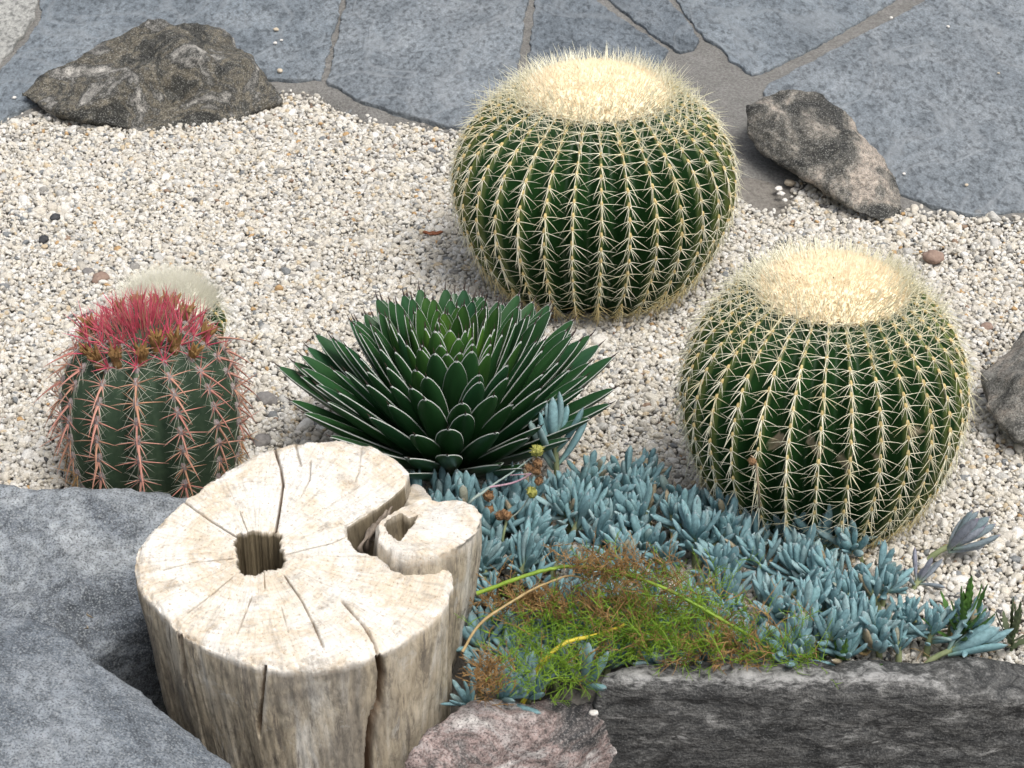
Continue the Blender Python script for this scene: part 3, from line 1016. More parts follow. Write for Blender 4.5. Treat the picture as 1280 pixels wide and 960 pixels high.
    for k in range(hairs):
        u = q[k] / crown_r
        lng = k < long_n
        tl = 0.15 + 0.55 * u ** 2 + rng.normal(0, 0.2)
        d = (math.sin(tl) * math.cos(aa[k]) + rng.normal(0, 0.12), math.sin(tl) * math.sin(aa[k]) + rng.normal(0, 0.12), math.cos(tl))
        L = hair_len * (rng.uniform(1.2, 2.3) * (0.4 + 0.6 * min(1, u) ** 2) if lng else rng.uniform(0.3, 0.6))
        if fuzz:
            L = hair_len * rng.uniform(0.7, 1.5)
        vv, ff = spine(L, (0.0011 if lng else 0.0006 if fuzz else 0.0016) * max(0.7, spine_k), d, (0, 0, 0), 1, 3)
        A.add(vv + np.array([q[k] * math.cos(aa[k]), q[k] * math.sin(aa[k]), zb[k] - 0.002]), ff, 1 if lng else 0)
    obj('woolly_crown', A.mesh('woolly_crown', [wool, sp_mat[0]]), root)
    return root


PROF = [(0.0, 0.56), (0.06, 0.70), (0.16, 0.83), (0.30, 0.93), (0.44, 0.99), (0.55, 1.0), (0.67, 0.96), (0.79, 0.86), (0.885, 0.71), (0.95, 0.55), (0.985, 0.40), (0.985, 0.22), (0.965, 0.02)]
bx = P(741, 398)
sb = P(741, 393)
barrel('barrel_cactus', (Q(741, 300, 3.865)[0], 3.865, -0.006), 0.264, 0.405, PROF, 32,
       'squat golden barrel cactus in open gravel, its far side close to the slate paving', R(-90 + 1), 0.95, 0.135, M['wool'], (M['spine_cream'], M['spine_gold']))
barrel('barrel_cactus', (Q(1030, 480, 3.08)[0], 3.075, -0.006), 0.223, 0.414, PROF, 30,
       'taller golden barrel cactus with tan scars, rising behind the blue succulents', R(-90 + 3), 0.86, 0.113, M['wool'], (M['spine_cream'], M['spine_gold']),
       gap=(0.0275, 0.0135), scar=[(R(-30 + k * 15), 0.228 + 0.014 * math.sin(k * 2.1), 0.10, 0.018) for k in range(5)])
sm3 = P(214, 452)
barrel('small_barrel_cactus', (Q(214, 400, 3.60)[0], 3.57, -0.004), 0.102, 0.125, PROF, 18,
       'small round cactus with dense white spines half hidden behind the red spined barrel', R(-90), 0.70, 0.078, M['wool_white'], (M['spine_white'], M['spine_gold']),
       gap=(0.020, 0.008), nparts=120, hairs=3600, hair_len=0.028, fuzz=True)

# ---- red spined barrel
fb = (Q(190, 520, 3.165)[0], 3.165, -0.004)
root = thing('red_spined_cactus', fb, 'dark green barrel cactus with red and pink spines and dried flowers on top', 'cactus')
root.rotation_euler = (0, 0, R(-90))
FPROF = [(0.0, 0.84), (0.10, 0.92), (0.28, 0.985), (0.46, 1.0), (0.62, 0.97), (0.75, 0.89), (0.86, 0.75), (0.94, 0.56), (0.985, 0.34), (0.99, 0.02)]
FR, FH, FN = 0.143, 0.285, 13
me, C, th = body_mesh('body', FPROF, FH, FR, FN, 0.20, M['fire_barrel'], 1.5, per=16)
obj('body', me, root)
seg = np.linalg.norm(np.diff(C, axis=0), axis=1)
arc = np.concatenate([[0], np.cumsum(seg)])
fire_mats = [M['spine_pink'], M['spine_hair'], M['spine_red'], M['spine_tan'], M['areole_grey']]


def fire_specs(kind):
    cm = {'low': 3, 'mid': 0, 'top': 2}[kind]
    s_ = [(-90, 32, .058, cm, 1.9), (6, 34, .050, cm, 1.15), (174, 34, .050, cm, 1.15), (-42, 28, .034, cm, .95), (222, 28, .034, cm, .95), (60, 40, .032, cm, .9), (120, 40, .032, cm, .9)]
    if kind == 'top':
        s_ = [(-90, 60, .042, 2, 1.4), (20, 50, .048, 2, 1.1), (160, 50, .048, 2, 1.1), (90, 60, .060, 2, 1.2), (60, 55, .058, 2, 1.1), (120, 55, .058, 2, 1.1), (-20, 40, .036, 0, 1), (200, 40, .036, 0, 1)]
    for a_ in (-70, -50, -20, 0, 20, 50, 130, 160, 180, 200, 230, 250):
        s_.append((a_, 12, .036, 1, .42))
    return s_


fv = {k: [cluster(fire_mats, fire_specs(k), 0.0015, 0.0055) for _ in range(4)] for k in ('low', 'mid', 'top')}
for rb in range(FN):
    a0 = rb / FN * 2 * math.pi
    s = 0.012 + rng.uniform(0, 0.02)
    top_s = arc[np.where(C[:, 0] > 0.05)[0].max()]
    while s < top_s:
        u = s / top_s
        r, z = np.interp(s, arc, C[:, 0]), np.interp(s, arc, C[:, 1])
        tr = np.interp(s + .004, arc, C[:, 0]) - np.interp(s - .004, arc, C[:, 0])
        tz = np.interp(s + .004, arc, C[:, 1]) - np.interp(s - .004, arc, C[:, 1])
        tl = math.hypot(tr, tz)
        rad = Vector((math.cos(a0), math.sin(a0), 0))
        up = rad * (tr / tl) + Vector((0, 0, tz / tl))
        out = rad * (tz / tl) - Vector((0, 0, tr / tl))
        kind = 'low' if u < 0.2 else ('mid' if u < 0.80 else 'top')
        m = Matrix.Translation(rad * r + Vector((0, 0, z))) @ Matrix((up.cross(out), up, out)).transposed().to_4x4() @ Matrix.Rotation(rng.normal(0, 0.08), 4, 'Z') @ Matrix.Scale(rng.uniform(0.9, 1.12), 4)
        o = obj('spine_cluster', fv[kind][int(rng.integers(0, 4))], root)
        o.matrix_local = m
        s += 0.034 * (1 - 0.45 * u ** 3) * rng.uniform(0.95, 1.05)
# young red spines bristling from the crown
A = Acc()
for k in range(460):
    q = 0.068 * rng.uniform(0, 1) ** .7
    aa = rng.uniform(0, 2 * math.pi)
    u = q / 0.072
    tl = 0.10 + 0.55 * u + rng.normal(0, 0.14)
    d = (math.sin(tl) * math.cos(aa) + rng.normal(0, .1), math.sin(tl) * math.sin(aa) + rng.normal(0, .1), math.cos(tl))
    v, f = spine(0.046 * rng.uniform(0.6, 1.35), 0.0012, d, (0, 0, rng.normal(0, .08)), 3, 3)
    A.add(v + np.array([q * math.cos(aa), q * math.sin(aa), FH * (1.0 - 0.10 * u ** 2) - 0.004]), f, 0 if rng.uniform() < 0.8 else 1)
tag(obj('crown_spines', A.mesh('crown_spines', [M['spine_red'], M['spine_pink']]), root), kind='stuff')


def dried_flower_mesh(k):
    A = Acc()
    n = 9
    v, f = tube([(0, 0, 0), (0, 0, .010), (0, 0, .020), (0, 0, .026)], [.0035, .0062, .0050, .0030], 8)
    v = v * (1 + 0.12 * rng.normal(size=(len(v), 1)))
    A.add(v, f)
    for i in range(n):
        a_ = i / n * 2 * math.pi + rng.normal(0, .2)
        L = rng.uniform(.012, .022)
        sp_ = rng.uniform(0.1, 0.55)
        p = [np.array([math.cos(a_) * (.003 + sp_ * s * L), math.sin(a_) * (.003 + sp_ * s * L), .018 + s * L]) for s in (0, .35, .7, 1)]
        v, f = tube(np.array(p) + rng.normal(0, .0008, (4, 3)), [.0022, .0028, .0020, .0006], 4)
        A.add(v, f)
    return A.mesh('dried_flower', [M['bud']], smooth=False)


dfm = [dried_flower_mesh(k) for k in range(5)]
for k in range(16):
    aa = k / 16 * 2 * math.pi + rng.normal(0, 0.10)
    q = rng.uniform(0.064, 0.090)
    z = np.interp(-q, -C[::-1, 0][:0:-1], C[::-1, 1][:0:-1]) if False else FH * (0.99 - 0.15 * (q / 0.09) ** 3)
    o = obj('dried_flower', dfm[k % 5], root)
    o.matrix_local = Matrix.Translation((q * math.cos(aa), q * math.sin(aa), z - 0.003)) @ Matrix.Rotation(aa, 4, 'Z') @ Matrix.Rotation(rng.uniform(0.1, 0.7), 4, 'Y') @ Matrix.Scale(rng.uniform(0.95, 1.4), 4)

# ------------------------------------------------------------------ agave
def agave_leaf(green='agave'):
    n = 17
    s = np.concatenate([np.linspace(0, .8, 10), [.85, .89, .92, .945, .965, .985, 1.0]])
    w = np.interp(s, [0, .12, .35, .6, .76, .85, .91, .95, .98, 1.0], [.66, .76, .92, 1.0, .93, .77, .58, .40, .20, .04]) * 0.5 * 0.146
    th = np.interp(s, [0, .3, .7, .92, 1], [.055, .048, .034, .018, .006])
    curve = 0.06 * (s ** 2) - 0.02 * s             # tip curls in towards the axis
    rows_, mids = [], []
    tw = rng.normal(0, 0.05)
    for k in range(n):
        e = min(0.0013, w[k] * 0.45)
        fold = 0.30                              # channelled upper face
        xs = [-w[k], -w[k] + e, -w[k] * 0.4, 0, w[k] * 0.4, w[k] - e, w[k], w[k] - e, w[k] * 0.5, 0, -w[k] * 0.5, -w[k] + e]
        ys = []
        for q, x in enumerate(xs):
            base = (x / (w[k] + 1e-9)) ** 2 * fold * w[k]
            low = 0 if q <= 6 else -th[k] * (1 - (x / (w[k] + 1e-9)) ** 2) ** 0.5 - 0.0006
            ys.append(curve[k] + base + low)
        rows_.append(np.stack([np.array(xs) + tw * s[k] * 0.1, np.full(12, s[k]), np.array(ys)], -1))
    v = np.concatenate(rows_)
    f = grid_faces(n, 12)
    mi = []
    for k in range(n - 1):
        for j in range(12):
            white = j in (0, 5, 6, 11) and s[k] > 0.22
            if s[k] > 0.975:
                white = True
            # faint bud-print line on the lower face
            mi.append(1 if white else 0)
    A = Acc()
    A.v.append(v), A.f.append(f), A.m.append(np.array(mi))
    A.n = len(v)
    tv, tf = tube([(0, .985, curve[-1]), (0, 1.012, curve[-1] + .003), (0.003, 1.045, curve[-1] + .009)], [.0065, .0036, .0008], 5)
    A.add(tv, tf, 2)
    return A.mesh('leaf', [M[green], M['agave_edge'], M['agave_tip']])


al = [agave_leaf() for _ in range(7)]
ah = [agave_leaf('agave_heart') for _ in range(3)]
am = [agave_leaf('agave_mid') for _ in range(3)]
ag = P(564, 586, 0.0)
root = thing('agave', (ag[0], ag[1], 0.0), 'dark green agave rosette with white edged pointed leaves beside the pale stump', 'agave')
NL = 178
for i in range(NL):
    u = i / (NL - 1)
    inc = R(6 + 56 * u ** 0.86) + rng.normal(0, 0.03)
    az = i * 2.39996 + rng.normal(0, 0.06)
    L = np.interp(u, [0, .08, .25, .5, 1], [.208, .218, .236, .250, .272]) * rng.uniform(0.95, 1.05)
    wk = np.interp(u, [0, .1, .3, 1], [1.05, 1.08, 1.05, 0.98])
    zb = np.interp(u, [0, .3, 1], [0.060, 0.050, 0.022])
    rb = np.interp(u, [0, .4, 1], [0.006, 0.022, 0.045])
    yd = Vector((math.sin(inc) * math.cos(az), math.sin(inc) * math.sin(az), math.cos(inc)))
    rad = Vector((math.cos(az), math.sin(az), 0))
    zd = (Vector((0, 0, 1)) * math.sin(inc) - rad * math.cos(inc)).normalized()   # upper face looks to the axis
    xd = yd.cross(zd)
    m = Matrix((xd * L * 1.12 * wk, yd * L, zd * L)).transposed().to_4x4()
    o = obj('leaf', (ah + am)[i % 6] if u < 0.10 else (am[i % 3] if u < 0.24 else (am + al)[i % 10] if u < 0.36 else al[i % 7]), root)
    o.matrix_local = Matrix.Translation(rad * rb + Vector((0, 0, zb))) @ m
cv, cf = tube([(0, 0, -0.01), (0, 0, .03), (0, 0, .07), (0, 0, .10)], [.05, .055, .04, .008], 16)
obj('heart', mesh_np('heart', cv, cf, True, [M['agave']]), root)

# ------------------------------------------------------------------ stump
TILT = R(9)
S0 = P(322, 692, 0.20)
nrm = np.array([0.02, -math.sin(TILT), math.cos(TILT)])
nrm /= np.linalg.norm(nrm)
e1 = np.array([1.0, 0, 0]) - nrm * nrm[0]
e1 /= np.linalg.norm(e1)
e2 = np.cross(nrm, e1)


def on_top(px, py):
    r = ray(px, py)
    c0 = np.array([0, 0, CAM_H])
    t_ = np.dot(S0 - c0, nrm) / np.dot(r, nrm)
    p = c0 + r * t_ - S0
    return np.array([p.dot(e1), p.dot(e2)])


OUT = np.array([on_top(*p) for p in [(168, 708), (172, 683), (195, 656), (235, 622), (285, 585), (325, 564), (370, 552), (420, 549), (465, 556), (495, 572), (511, 590), (506, 604), (488, 620),
                                     (469, 634), (450, 645), (434, 655), (434, 669), (444, 686), (471, 696), (492, 696), (530, 697), (552, 702), (565, 714), (568, 730), (560, 747), (535, 776), (500, 802), (450, 826), (400, 834),
                                     (350, 834), (300, 824), (255, 806), (222, 788), (203, 766), (184, 746), (172, 728)]])
HOLE = np.array([on_top(*p) for p in [(296, 692), (292, 678), (298, 668), (314, 663), (334, 665), (350, 668), (352, 684), (357, 700), (350, 710), (334, 711), (320, 718), (303, 718), (296, 706)]])


def polar_r(poly, th, first=True):
    out = np.full(th.shape, 1e9)
    d = np.stack([np.cos(th), np.sin(th)], -1)
    for i in range(len(poly)):
        a_, b_ = poly[i], poly[(i + 1) % len(poly)]
        e = b_ - a_
        den = d[:, 0] * e[1] - d[:, 1] * e[0]
        den = np.where(np.abs(den) < 1e-12, 1e-12, den)
        tt = (a_[0] * e[1] - a_[1] * e[0]) / den
        ss = (a_[0] * d[:, 1] - a_[1] * d[:, 0]) / den
        ok = (tt > 0) & (ss >= -1e-6) & (ss <= 1 + 1e-6)
        out = np.where(ok & (tt < out), tt, out)
    return out


def dist_poly(p, line):
    """distance of 2-D points to a polyline, and the place along it"""
    best = np.full(len(p), 1e9)
    for i in range(len(line) - 1):
        a_, b_ = np.array(line[i], float), np.array(line[i + 1], float)
        e = b_ - a_
        q = np.clip(((p - a_) @ e) / (e @ e), 0, 1)
        best = np.minimum(best, np.linalg.norm(p - a_ - q[:, None] * e, axis=1))
    return best


TOPCR = [([(344, 562), (351, 585), (354, 605), (349, 640), (344, 668)], 2.6, 1.0), ([(228, 625), (262, 650), (294, 670)], 2.0, .8), ([(355, 694), (385, 686), (415, 679), (438, 668)], 1.3, .5),
         ([(293, 698), (240, 703), (205, 712)], 1.2, .45), ([(290, 722), (262, 745), (234, 766)], 1.5, .5), ([(315, 745), (306, 768), (296, 792)], 1.3, .5), ([(356, 720), (378, 752), (392, 780), (404, 808)], 1.8, .8),
         ([(428, 752), (455, 782), (468, 804), (476, 832)], 2.4, 1.0), ([(370, 558), (376, 582)], 1.7, .7), ([(388, 576), (387, 600), (375, 622)], 1.4, .6), ([(452, 560), (448, 590), (444, 602)], 1.2, .5),
         ([(330, 713), (331, 735)], 1.2, .4), ([(352, 760), (360, 790)], 1.0, .4), ([(300, 640), (310, 666)], 1.0, .4), ([(220, 790), (255, 806)], 1.8, .6)]
SIDECR = [([(474, 824), (478, 845), (475, 880), (464, 905), (461, 940), (462, 1000)], 4.2, 1.3), ([(331, 835), (327, 870), (323, 912)], 2.0, .8), ([(224, 792), (230, 830), (229, 850)], 2.4, .7)]

a14, a25 = math.atan2(*OUT[14][::-1]), math.atan2(*OUT[10][::-1])
th = np.concatenate([np.linspace(0, 2 * math.pi, 860, endpoint=False), np.linspace(R(-8), R(44), 280) % (2 * math.pi)])
th = np.unique(np.round(th, 6))
nth = len(th)
ro = polar_r(OUT, th)
for _ in range(3):
    ro = 0.25 * np.roll(ro, 1) + 0.5 * ro + 0.25 * np.roll(ro, -1)
cth = np.stack([np.cos(th), np.sin(th)], -1)
ro = ro * (1 + 0.0045 * np.array([mnoise.fractal(Vector((c_[0] * 38, c_[1] * 38, 4)), .6, 2.2, 4) for c_ in cth]))
ro = ro * (1 + 0.012 * np.array([mnoise.fractal(Vector((c_[0] * 7, c_[1] * 7, 2)), .8, 2, 4) for c_ in cth]))
rh = polar_r(HOLE, th)
for _ in range(14):
    rh = 0.25 * np.roll(rh, 1) + 0.5 * rh + 0.25 * np.roll(rh, -1)
rh *= 1 + 0.10 * np.array([mnoise.fractal(Vector((c_[0] * 7, c_[1] * 7, 5)), .6, 2.2, 5) for c_ in cth])
cen2 = OUT.mean(0)
rings, kinds, depth_ = [], [], []
for fr, dz in [(0.05, -.13), (.5, -.128), (.8, -.12), (.9, -.10), (.93, -.08), (.95, -.06), (.96, -.04), (.97, -.02), (.98, -.008), (1.0, -.002)]:
    rings.append((rh * fr, dz)), kinds.append('hole')
for w in np.linspace(0.012, 1, 84) ** 0.95:
    rings.append((rh + (ro - rh) * w * 0.988, -0.002 * max(0, (w - .97) / .03) - 0.0015 * max(0, 1 - w / .04))), kinds.append('top')
V, TOPA, HOLEA = [], [], []
for (r, dz), kd in zip(rings, kinds):
    q = r[:, None] * cth
    p = S0 + q[:, :1] * e1 + q[:, 1:] * e2
    if kd == 'hole':
        p = p + np.array([0, 0, 1.0]) * dz
    else:
        p = p + nrm * dz
    V.append(p)
    TOPA.append(np.full(nth, 1.0 if kd == 'top' else 0.0))
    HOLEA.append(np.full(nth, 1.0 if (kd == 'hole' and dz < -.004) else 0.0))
rim = S0 + (ro[:, None] * cth)[:, :1] * e1 + (ro[:, None] * cth)[:, 1:] * e2
cax = S0 + cen2[0] * e1 + cen2[1] * e2
nside = 62
for k in range(nside):
    d = 0.005 + (0.58 - 0.005) * (k / (nside - 1)) ** 1.15
    s = 1.0 + 0.012 * min(d / 0.03, 1) - 0.36 * d
    p = rim.copy()
    p[:, :2] = cax[:2] + (rim[:, :2] - cax[:2]) * s
    p[:, 0] += 0.05 * d
    p[:, 2] = rim[:, 2] - d * (1 + 0.0 * s)
    p[:, 2] = np.maximum(p[:, 2], -0.37)
    V.append(p)
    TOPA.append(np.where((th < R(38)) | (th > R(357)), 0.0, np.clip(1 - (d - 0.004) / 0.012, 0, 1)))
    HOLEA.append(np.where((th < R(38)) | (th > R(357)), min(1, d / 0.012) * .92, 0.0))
nring = len(V)
V = np.array(V)
TOPA, HOLEA = np.array(TOPA), np.array(HOLEA)
flatv = V.reshape(-1, 3)
ist = np.repeat(np.array([k == 'top' for k in kinds] + [False] * nside), nth)
iss = np.repeat(np.array([False] * len(kinds) + [True] * nside), nth)
# relief
nz = np.zeros(len(flatv))
tv_ = flatv[ist]
nz[ist] = 0.0018 * fbm(tv_, 26, 5, 3, .6) + 0.004 * fbm(tv_, 7, 3, 9) + 0.0009 * fbm(tv_, 140, 4, 5, .6)
rimw = np.clip((np.tile(np.linspace(0, 1, sum(k == 'top' for k in kinds))[:, None], (1, nth)).ravel() - 0.93) / 0.07, 0, 1)
nz[ist] -= rimw * np.clip(fbm(tv_, 30, 4, 12, .6) * 0.009 + 0.0015, 0, 0.010)
flatv[ist] += nrm * nz[ist][:, None]
sv_ = flatv[iss]
outv = sv_ - np.array([cax[0], cax[1], 0])
outv[:, 2] = 0
outv /= np.linalg.norm(outv, axis=1)[:, None]
st = sv_ * np.array([1, 1, .12])
dside = 0.0032 * fbm(st, 22, 4, 6, .7) + 0.007 * fbm(sv_ * np.array([1, 1, .35]), 7, 3, 2) + 0.0010 * fbm(st, 90, 3, 8)
fade = np.clip((rim[:, 2][None] - V[len(kinds):, :, 2]) / 0.03, 0, 1).ravel()
flatv[iss] += outv * (dside * (0.35 + 0.65 * fade))[:, None]
# drying cracks
crk = np.zeros(len(flatv))
px = proj(flatv)
for line, w, dp in TOPCR:
    idx = np.where(ist)[0]
    jit = 0.9 * np.array([mnoise.noise(Vector((p[0] * .12, p[1] * .12, w))) for p in px[idx]])
    dd = dist_poly(px[idx], line) + jit
    wl = w * 0.72 * (1 + 0.5 * jit)
    g = np.clip(1 - np.abs(dd) / np.maximum(wl, .4), 0, 1) * dp
    crk[idx] = np.maximum(crk[idx], g)
front = np.zeros(len(flatv), bool)
front[np.where(iss)[0]] = outv[:, 1] < 0.15
for line, w, dp in SIDECR:
    idx = np.where(front)[0]
    jit = 1.2 * np.array([mnoise.noise(Vector((p[0] * .1, p[1] * .05, w))) for p in px[idx]])
    dd = dist_poly(px[idx], line) + jit
    g = np.clip(1.25 - np.abs(dd) / w, 0, 1) * dp
    crk[idx] = np.maximum(crk[idx], g)
flatv[ist] -= nrm * (0.016 * crk[ist])[:, None]
flatv[iss] -= outv * (0.022 * crk[iss])[:, None]
stump_base = np.array([cax[0], cax[1], -0.36])
me = mesh_np('trunk', flatv - stump_base, grid_faces(nring, nth), True, [M['stump']])
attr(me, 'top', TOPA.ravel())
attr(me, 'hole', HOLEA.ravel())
attr(me, 'ang', np.tile(th, nring))
attr(me, 'rad', np.linalg.norm(flatv - S0, axis=1))
attr(me, 'crack', np.clip(crk * 1.3, 0, 0.9))
stump = thing('tree_stump', stump_base, 'sawn pale cream tree stump with a square hole, radial cracks and a hollow side stem', 'stump')
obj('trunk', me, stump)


def side_lobe(name, cpx, z0, outline, hole, drop, shift, flare, seed, hole_depth=0.05, pale=.92):
    c0 = P(cpx[0], cpx[1], z0)
    ol = np.array([P(a_, b_, z0)[:2] - c0[:2] for a_, b_ in outline])
    n = 260
    th_ = np.arange(n) / n * 2 * math.pi
    ct = np.stack([np.cos(th_), np.sin(th_)], -1)
    r_o = polar_r(ol, th_)
    for _ in range(5):
        r_o = 0.25 * np.roll(r_o, 1) + 0.5 * r_o + 0.25 * np.roll(r_o, -1)
    r_o *= 1 + 0.05 * np.array([mnoise.fractal(Vector((c_[0] * 3 + seed, c_[1] * 3, 2)), .8, 2, 4) for c_ in ct])
    V_, T_, H_ = [], [], []
    if hole is not None:
        ho = np.array([P(a_, b_, z0)[:2] - c0[:2] for a_, b_ in hole])
        hc = ho.mean(0)
        r_h = polar_r(ho - hc, th_)
        for _ in range(4):
            r_h = 0.25 * np.roll(r_h, 1) + 0.5 * r_h + 0.25 * np.roll(r_h, -1)
        r_h *= 1 + 0.09 * np.array([mnoise.fractal(Vector((c_[0] * 6 + seed, c_[1] * 6, 7)), .7, 2, 4) for c_ in ct])
        inner = hc + r_h[:, None] * ct
        for fr, dz in [(.05, -1), (.6, -.97), (.85, -.8), (.92, -.5), (.96, -.25), (.98, -.1), (1, -.02)]:
            q = hc + (inner - hc) * fr
            V_.append(np.column_stack([q, np.full(n, dz * hole_depth)]))
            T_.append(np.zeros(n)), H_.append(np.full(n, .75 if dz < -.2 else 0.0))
    else:
        inner = np.zeros((n, 2))
    outer = r_o[:, None] * ct
    for w in np.linspace(0.02, 1, 30):
        q = inner + (outer - inner) * w * .985
        z = -0.003 * max(0, (w - .85) / .15) ** 2 + np.zeros(n)
        V_.append(np.column_stack([q, z])), T_.append(np.ones(n)), H_.append(np.zeros(n))
    for k in range(44):
        d = 0.006 + drop * (k / 43) ** 1.1
        u = d / drop
        q = outer * (1.0 + flare * min(1, d / .12) - 0.25 * u) + np.array(shift) * u ** 1.4
        V_.append(np.column_stack([q, np.full(n, -d)]))
        T_.append(np.full(n, np.clip(1 - (d - .006) / .02, 0, 1))), H_.append(np.zeros(n))
    V_ = np.concatenate(V_)
    nv = 0.007 * fbm(V_ * np.array([1, 1, .25]), 16, 4, seed, .7)
    rad = V_ * np.array([1, 1, 0])
    rl = np.linalg.norm(rad, axis=1)[:, None] + 1e-6
    sidev = (np.arange(len(V_)) >= len(V_) - 44 * n)
    V_ = V_ + np.where(sidev[:, None], rad / rl * nv[:, None], np.array([0, 0, 1.0]) * (nv * .8)[:, None])
    V_ = V_ + c0 - stump_base
    V_[:, 2] = np.maximum(V_[:, 2], -0.01)
    me_ = mesh_np(name, V_, grid_faces(len(V_) // n, n), True, [M['stump']])
    attr(me_, 'top', np.concatenate(T_) * pale)
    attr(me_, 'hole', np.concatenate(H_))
    attr(me_, 'crack', np.zeros(len(V_)))
    attr(me_, 'ang', np.tile(th_, len(V_) // n))
    attr(me_, 'rad', np.linalg.norm(V_ - V_.mean(0), axis=1))
    return obj(name, me_, stump)


side_lobe('side_stem', (534, 660), 0.222, [(602, 642), (592, 629), (566, 622), (535, 622), (506, 632), (484, 645), (472, 660), (473, 678), (490, 690), (515, 694), (545, 692), (580, 676), (600, 658)],
          [(480, 658), (490, 646), (502, 641), (510, 647), (522, 644), (518, 652), (508, 664), (500, 676), (490, 671)], 0.56, (-0.13, -0.02), 0.10, 4.0)
side_lobe('side_ridge', (525, 618), 0.190, [(540, 622), (532, 608), (518, 602), (508, 610), (508, 628), (516, 640), (536, 636)], None, 0.5, (-0.08, -0.03), 0.25, 9.0, pale=.35)
# dark strips of old bark in the cleft
for k in range(8):
    x0 = 452 + k * 5.2
    y0 = 684 - k * 6.5
    ctrl = [P(x0 + rng.uniform(-2, 2), y0 + 10, 0.170), P(x0 + rng.uniform(-3, 3), y0, 0.188), P(x0 + 6 + rng.uniform(-2, 2), y0 - 12, 0.196), P(x0 + 12 + rng.uniform(-3, 3), y0 - 22, 0.186)]
    c_ = curve_pts(ctrl, 14)
    v, f = tube(c_, 0.0035 + 0.0015 * np.sin(np.linspace(0, 9, 14) + k), 5)
    obj('bark_strip', mesh_np('bark_strip', v - stump_base, f, True, [M['bark_strip']]), stump)

# ------------------------------------------------------------------ blue finger succulents
def chalk_leaf(fat=1.0, bend=0.1):
    n, sd = 9, 8
    s = np.linspace(0, 1, n)
    w = np.interp(s, [0, .12, .4, .7, .88, .96, 1], [.45, .62, .92, 1.0, .78, .48, .12]) * 0.118 * fat
    p = np.stack([np.zeros(n), s - 0.0 * s, bend * s ** 2], -1)
    th_ = np.arange(sd) / sd * 2 * math.pi
    v = []
    for k in range(n):
        v.append(np.stack([w[k] * np.cos(th_), np.full(sd, p[k, 1]), p[k, 2] + 0.66 * w[k] * np.sin(th_)], -1))
    me_ = mesh_np('leaf', np.concatenate(v), np.concatenate([grid_faces(n, sd)]), True)
    attr(me_, 'along', np.repeat(s, sd))
    return me_


def with_mat(me_, m):
    c_ = me_.copy()
    c_.materials.append(m)
    return c_


base_leaf = [chalk_leaf(rng.uniform(0.85, 1.15), b) for b in (0.05, 0.12, 0.2, 0.28, -0.08, 0.16)]
leaf_blue = [with_mat(m_, M['chalk']) for m_ in base_leaf]
leaf_purp = [with_mat(m_, M['chalk_purple']) for m_ in base_leaf]


def rosette(loc, stem_h, nleaf, L, label, group, lean=(0, 0), spread=62, purple=False, fat=1.0, stem_ctrl=None, name='blue_succulent', sparse=False):
    root = thing(name, loc, label, 'succulent', group)
    axis = Vector((lean[0], lean[1], 1)).normalized()
    top = Vector((lean[0] * stem_h, lean[1] * stem_h, stem_h))
    ctrl = [(0, 0, -0.012), (lean[0] * stem_h * .3, lean[1] * stem_h * .3, stem_h * .5), tuple(top)]
    v, f = tube(curve_pts(ctrl, 7), np.linspace(.0052, .0042, 7), 7)
    obj('stem', mesh_np('stem', v, f, True, [M['chalk_stem']]), root)
    q = Vector((0, 0, 1)).rotation_difference(axis).to_matrix().to_4x4()
    T = Matrix.Translation(top) @ q
    lv = leaf_purp if purple else leaf_blue
    a0 = rng.uniform(0, 6.28)
    for i in range(nleaf):
        u = i / max(1, nleaf - 1)           # 0 inner .. 1 outer
        inc = R(6 + spread * u ** 1.05) + rng.normal(0, .15)
        az = a0 + i * 2.39996 + rng.normal(0, .22)
        l_ = L * np.interp(u, [0, .25, .7, 1], [.55, .88, 1.0, 1.0]) * rng.uniform(.74, 1.22)
        rad = Vector((math.cos(az), math.sin(az), 0))
        yd = rad * math.sin(inc) + Vector((0, 0, math.cos(inc)))
        zd = (Vector((0, 0, 1)) * math.sin(inc) - rad * math.cos(inc)).normalized()
        xd = yd.cross(zd)
        m = Matrix((xd * L * fat * rng.uniform(.85, 1.1), yd * l_, zd * L * fat)).transposed().to_4x4()
        drop = -stem_h * (0.75 if sparse else 0.5) * u ** 1.5
        o = obj('leaf', lv[int(rng.integers(0, 6))], root)
        o.matrix_local = T @ Matrix.Translation(rad * 0.004 + Vector((0, 0, drop))) @ m
    return root


def zone(px, py):
    if px < 640 and py < 640:
        return ('blue green finger leaved rosette between the stump and the agave', 'blue rosettes between stump and agave')
    if px > 850 and py < 690:
        return ('blue green finger leaved rosette close against the scarred barrel cactus', 'blue rosettes against the scarred barrel')
    if px < 960 and py > 715:
        return ('blue green finger leaved rosette tangled in the feathery weed', 'blue rosettes in the feathery weed')
    if px >= 960 and py > 735:
        return ('blue green finger leaved rosette along the back of the dark slab rock', 'blue rosettes along the dark slab')
    if px < 720:
        return ('blue green finger leaved rosette beside the side stem of the stump', 'blue rosettes beside the stump')
    return ('blue green finger leaved rosette in the middle of the succulent carpet', 'blue rosettes in the carpet')


